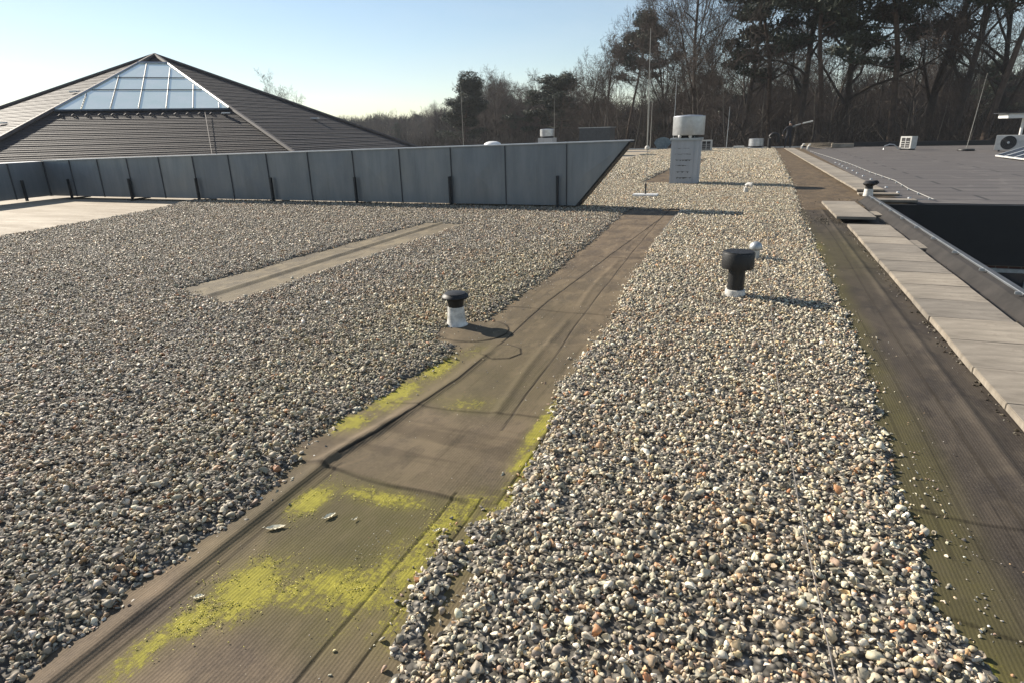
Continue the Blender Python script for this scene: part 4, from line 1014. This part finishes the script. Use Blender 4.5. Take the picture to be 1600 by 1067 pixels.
def bare_tree(H, spread, seed, fork=.28, up=.25, ncs=(13, 9, 7, 6)):
    random.seed(seed); T = Segs(); C = Segs()
    def grow(p, d, L, r, lv):
        ns = 5 if lv < 2 else (4 if lv == 2 else 3); pts = [p]; dirs = [d]
        for i in range(ns):
            d = (d+rv(.16 if lv else .06)+Vector((0, 0, up*(.12 if lv else .3)))).normalized(); q = p+d*(L/ns)
            ra = r*(1-.8*i/ns) if lv else r*(1-.65*i/ns); rb = r*(1-.8*(i+1)/ns) if lv else r*(1-.65*(i+1)/ns)
            (T if lv <= 1 else C).add(p, q, ra, rb); p = q; pts.append(p); dirs.append(d)
        if lv >= 4: return
        nc = ncs[lv]
        for c in range(nc):
            u = (fork+(1-fork)*(c+random.random()*.6)/nc) if lv == 0 else (.22+.78*(c+random.random())/nc)
            u = min(u, .99); i = int(u*ns); f = u*ns-i; b = pts[i].lerp(pts[i+1], f); dd = dirs[i+1]
            ax = dd.cross(rv()).normalized(); ang = R(random.uniform(28, 62)) if lv else R(random.uniform(30, 65))
            nd = Matrix.Rotation(ang, 3, ax) @ dd; nd = (nd+Vector((0, 0, .18 if lv < 2 else .08))).normalized()
            LL = L*((.62*spread if lv == 0 else .58)*(1-.45*u)*random.uniform(.8, 1.2)); rr = max(.013, r*(1-.7*u)*(.55 if lv == 0 else .5))
            grow(b, nd, LL, rr, lv+1)
    grow(Vector((0, 0, 0)), Vector((0, 0, 1)), H*.86, H*.015, 0)
    return T.mesh('trunk', M_bark, 6), C.mesh('crown', M_twig, 3)
def needles(cl, n_per):
    V = []; 
    for (c, rx, rz) in cl:
        n = int(n_per*rx*rx)
        d = rng.normal(size=(n, 3)); d /= np.linalg.norm(d, axis=1, keepdims=True); rad = rng.uniform(.45, 1.08, (n, 1))
        p = np.array(c)+d*rad*np.array([rx, rx, rz]); a = rng.normal(size=(n, 3)); a /= np.linalg.norm(a, axis=1, keepdims=True); b = np.cross(a, rng.normal(size=(n, 3))); b /= np.linalg.norm(b, axis=1, keepdims=True)
        s = rng.uniform(.08, .24, (n, 1)); V.append(np.stack([p-a*s, p+b*s*.35, p+a*s, p-b*s*.35], 1).reshape(-1, 3))
    V = np.concatenate(V); F = np.arange(len(V)).reshape(-1, 4); return np_mesh('crown', V, F, M_needle, False)
def pine_tree(H, seed, bare=.5, wide=.2, flat=.5, ncl=34):
    random.seed(seed); T = Segs(); p = Vector((0, 0, 0)); d = Vector((0, 0, 1)); pts = [p]; n = 10; r = H*.0125
    for i in range(n):
        d = (d+Vector((random.gauss(0, .05), random.gauss(0, .05), .1))).normalized(); q = p+d*H*.92/n; T.add(p, q, r*(1-.75*i/n), r*(1-.75*(i+1)/n)); p = q; pts.append(p)
    cl = []
    for c in range(ncl):
        u = bare+(1-bare)*(c/ncl)**.85; i = min(n-1, int(u*n)); b = pts[i].lerp(pts[i+1], u*n-i); an = random.uniform(0, 6.28)
        L = H*wide*(1.15-.8*((u-bare)/(1-bare))**1.5)*random.uniform(.35, 1.1); dr = Vector((math.cos(an), math.sin(an), random.uniform(.0, .5))); pp = b
        for k in range(4):
            q = pp+(dr+rv(.22)).normalized()*L/4; T.add(pp, q, r*.28*(1-k/5), r*.28*(1-(k+1)/5)); pp = q
            if k >= 1: cl.append((pp+rv(.3)*.6, H*random.uniform(.022, .05), H*random.uniform(.014, .03)*(flat/.5)))
        cl.append((pp, H*random.uniform(.035, .065), H*random.uniform(.018, .035)*(flat/.5)))
    for _ in range(7): cl.append((pts[-1]+rv(.6), H*.05, H*.035))
    for k in range(14):   # dead stubs
        u = random.uniform(.2, bare+.15); i = int(u*n); b = pts[i]; an = random.uniform(0, 6.28); T.add(b, b+Vector((math.cos(an), math.sin(an), random.uniform(-.2, .3)))*random.uniform(.5, 1.8), .03, .008)
    return T.mesh('trunk', M_pbark, 6), needles(cl, 230)
def pole_tree(H, seed):
    random.seed(seed); T = Segs(); C = Segs(); p = Vector((0, 0, 0)); d = Vector((random.gauss(0, .05), 0, 1)).normalized(); n = 9; r = .09; pts = [p]; ds = [d]
    for i in range(n):
        d = (d+Vector((random.gauss(0, .07), random.gauss(0, .07), .12))).normalized(); q = p+d*H/n; T.add(p, q, r*(1-.9*i/n), r*(1-.9*(i+1)/n)); p = q; pts.append(p); ds.append(d)
    def tw(b, dd, L, r_, lv):
        for k in range(3):
            dd = (dd+rv(.18)+Vector((0, 0, .1))).normalized(); q = b+dd*L/3; C.add(b, q, r_*(1-k/4), r_*(1-(k+1)/4)); b = q
            if lv < 2:
                for _ in range(3 if lv else 4): tw(b, (dd+rv(.6)).normalized(), L*.5, r_*.5, lv+1)
    for c in range(20):
        u = .3+.7*c/20; i = min(n-1, int(u*n)); an = random.uniform(0, 6.28); tw(pts[i].lerp(pts[i+1], u*n-i), Vector((math.cos(an), math.sin(an), .9)).normalized(), H*.22*(1.1-.6*u), .025, 0)
    return T.mesh('trunk', weathered('smooth_grey_bark', (.13, .11, .085), .85, 0, .35, 2), 6), C.mesh('crown', M_twig, 3)
PROTO = {'oak': [bare_tree(18, 1.0, s, f, .2) for s, f in ((3, .18), (5, .25), (11, .32))], 'tall': [bare_tree(20, .62, s, .3, .6) for s in (21, 25)],
         'pine': [pine_tree(20, 31, .55, .17, .55), pine_tree(20, 33, .45, .20, .5), pine_tree(20, 37, .62, .22, .42)], 'fullpine': [pine_tree(20, 41, .34, .20, .75, 60)],
         'pole': [pole_tree(15, s) for s in (51, 52, 55)]}
PROTO['dense'] = [bare_tree(18, 1.08, s, .14, .22, (17, 11, 8, 7)) for s in (71, 74)]
PH = {'dense': 16.5, 'oak': 16.5, 'tall': 18.5, 'pine': 19.0, 'fullpine': 19.0, 'pole': 15.}
NAME = {'dense': 'bare_oak_tree', 'oak': 'bare_oak_tree', 'tall': 'bare_tree', 'pine': 'pine_tree', 'fullpine': 'pine_tree', 'pole': 'young_tree'}
CAT = {'dense': 'bare tree', 'oak': 'bare tree', 'tall': 'bare tree', 'pine': 'pine tree', 'fullpine': 'pine tree', 'pole': 'young tree'}
random.seed(99)
def az_of(px):          # horizontal bearing from +Y of a photo column near the horizon
    return math.atan((px-800)/FPX*math.cos(PITCH)/(1))*1.0 - YAW
def tree(kind, x, y, h, label, group=None, var=None, lean=0, wide=1):
    v = random.randrange(len(PROTO[kind])) if var is None else var; tm, cm = PROTO[kind][v]
    t = empty(NAME[kind], (x, y, -4.2), random.uniform(0, 6.28)); s = h/PH[kind]; t.scale = (wide*s*random.uniform(.92, 1.08), wide*s*random.uniform(.92, 1.08), s)
    if lean: t.rotation_euler = (0, lean, random.uniform(-.5, .5))
    link('trunk', tm, t); link('crown', cm, t); tag(t, label, CAT[kind], group); return t
def at(px, d):
    a = az_of(px); return d*math.sin(a), d*math.cos(a)
# notable trees, (kind, bearing column, distance, height, label, variant)
NT = [('fullpine', 737, 112, 14.6, 'dark dense pine standing apart at the left end of the near wood', 0, 0),
 ('oak', 783, 118, 13.4, 'rounded bare tree just right of the isolated dark pine', 1, 0),
 ('pine', 838, 105, 14.0, 'broad dark pine above the drum vent behind the duct', 1, 0),
 ('pine', 880, 100, 13.9, 'dark pine left of the large bare oak above the plant box', 0, 0),
 ('dense', 925, 84, 12.6, 'bare tree with low spreading limbs above the slanted duct end', 0, 0),
 ('pine', 985, 92, 20.5, 'pine with layered flat crown high beside the tallest lightning rod', 2, 0),
 ('oak', 955, 80, 14.5, 'bare tree left of the tallest lightning rod', 0, 0),
 ('dense', 1052, 80, 18.0, 'large dense reddish bare oak left above the chimney', 0, 0),
 ('dense', 1098, 70, 19.5, 'biggest bare oak with heavy crooked limbs directly above the chimney', 1, 0),
 ('oak', 1165, 78, 22.5, 'tall bare oak right of the chimney reaching the photo top', 1, 0),
 ('pine', 1215, 72, 24, 'tall pine behind the standing person', 1, 0),
 ('tall', 1250, 68, 23, 'upright bare tree just right of the person', 0, 0),
 ('pine', 1290, 66, 24, 'dark pine with ragged crown above the pile of planks', 0, 0),
 ('oak', 1330, 70, 22.5, 'bare crooked tree against the sky gap right of the planks', 2, 0),
 ('pine', 1405, 64, 23.5, 'leaning pine with a heavy crown above the small air conditioner', 1, .05),
 ('tall', 1455, 66, 23, 'slanting bare tree right of the small air conditioner', 1, .10),
 ('tall', 1490, 62, 22, 'bare forked tree left of the rod on the dark roof', 0, .06),
 ('pine', 1545, 60, 23, 'dark pine above the white canopy', 2, 0),
 ('oak', 1590, 64, 20, 'bare spreading tree at the right photo edge', 1, 0),
 ('oak', 448, 105, 12.2, 'bare treetop showing over the pyramid roof', 1, 0)]
for k, px, d, h, lb, v, ln in NT:
    x, y = at(px, d); tree(k, x, y, h, lb, None, v, ln, {737: 1.5, 838: 1.5, 880: 1.5, 1052: .72, 1098: .9, 925: .8}.get(px, 1))
GR = {'oak': 'bare trees of the wood behind the roofs', 'tall': 'slender bare trees of the wood behind the roofs', 'pine': 'pines of the wood behind the roofs', 'fullpine': 'pines of the wood behind the roofs', 'pole': 'thin young trees at the front of the wood'}
LB = {'oak': 'bare brown tree filling the wood behind the roofs', 'tall': 'slender bare tree filling the wood behind the roofs', 'pine': 'background pine of the wood behind the roofs', 'pole': 'thin pale-stemmed young tree at the front of the wood'}
# fill of the wood
for i in range(34):
    px = random.uniform(905, 1680); d = random.uniform(82, 122); k = random.choice(['oak', 'oak', 'tall', 'pine']); x, y = at(px, d)
    top = np.interp(px, [905, 980, 1060, 1150, 1680], [13.5, 17.5, 20.5, 24, 25.5]); tree(k, x, y, top*random.uniform(.48, .66), LB[k], GR[k])
for i in range(36):
    px = random.uniform(755, 930); d = random.uniform(120, 160); k = random.choice(['oak', 'oak', 'tall', 'pine']); x, y = at(px, d); tree(k, x, y, random.uniform(11.5, 14.5), LB[k], GR[k])
for i in range(34):
    px = random.uniform(530, 740); d = random.uniform(175, 260); k = random.choice(['oak', 'tall', 'oak', 'pine']); x, y = at(px, d)
    tree(k, x, y, random.uniform(9.5, 12.5)*d/200*np.interp(px, [530, 640, 740], [.82, .85, 1.15]), 'distant hazy tree beyond the right end of the pyramid roof', 'distant trees beyond the pyramid roof')
for i in range(18):
    px = random.uniform(940, 1640); d = random.uniform(58, 70); x, y = at(px, d); tree('pole', x, y, random.uniform(9, 15), LB['pole'], GR['pole'], lean=random.uniform(-.06, .10))
# undergrowth: one tangled mass along the front and through the wood
def thicket():
    n = 34000; px = rng.uniform(640, 1700, n); d = rng.uniform(57, 130, n)**1.0; a = np.arctan((px-800)/FPX*math.cos(PITCH))-YAW
    x = d*np.sin(a); y = d*np.cos(a); hh = (2.5+4.5*fbm(px/70, d/9))*np.where(px > 1150, 1.15, .85)
    z = -4.2+rng.random(n)**.8*hh; dr = rng.normal(0, .55, (n, 3)); dr[:, 2] = np.abs(dr[:, 2])*1.0+.5; dr /= np.linalg.norm(dr, axis=1, keepdims=True); L = rng.uniform(.7, 2.4, (n, 1))
    p = np.stack([x, y, z], 1); S = Segs(); S.a = np.concatenate([p, p+dr*L, np.full((n, 1), .022), np.full((n, 1), .006)], 1)
    o = link('undergrowth', S.mesh('undergrowth', M_thicket, 3)); tag(o, 'tangled leafless undergrowth between the trees', kind='stuff')
    # deep wood behind, reading as one mass of stems and twigs
    P = []; D = []; LL = []; RR = []
    for (a0, a1, d0, d1, h0, h1, n, rad) in ((880, 1760, 112, 150, 9.0, 11.5, 60000, .05), (690, 960, 150, 185, 10.5, 12, 24000, .06), (520, 720, 230, 300, 10.5, 11.5, 20000, .08)):
        px = rng.uniform(a0, a1, n); d = rng.uniform(d0, d1, n); a = np.arctan((px-800)/FPX*math.cos(PITCH))-YAW
        hh = (h0+(h1-h0)*np.clip((px-a0)/(a1-a0)*2.2, 0, 1))*(.70+.5*fbm(px/17, d/30, 3))
        z = -4.2+rng.random(n)**.9*hh; dr = rng.normal(0, .45, (n, 3)); dr[:, 2] = np.abs(dr[:, 2])+.6; dr /= np.linalg.norm(dr, axis=1, keepdims=True)
        p = np.stack([d*np.sin(a), d*np.cos(a), z], 1); L = rng.uniform(.8, 3.0, (n, 1)); P.append(np.concatenate([p, p+dr*L, np.full((n, 1), rad), np.full((n, 1), rad*.25)], 1))
    S = Segs(); S.a = np.concatenate(P); o = link('deep_wood', S.mesh('deep_wood', M_thicket, 3)); tag(o, 'far-off bare wood reading as one mass behind the trees', kind='stuff')
thicket()

# ------------------------------------------------------------------ air
hz = MB().box(-420, 260, -12, 420, -5.3, 34).mesh('haze', M_black); hz.materials.clear()
hm = bpy.data.materials.new('haze_air'); hm.use_nodes = True; ht = hm.node_tree; ht.nodes.clear()
ho = ht.nodes.new('ShaderNodeOutputMaterial'); hv = ht.nodes.new('ShaderNodeVolumePrincipled'); hv.inputs['Color'].default_value = (.92, .95, 1, 1); hv.inputs['Density'].default_value = .00030; hv.inputs['Anisotropy'].default_value = .1
ht.links.new(hv.outputs[0], ho.inputs['Volume']); hz.materials.append(hm); tag(link('haze', hz), kind='stuff')
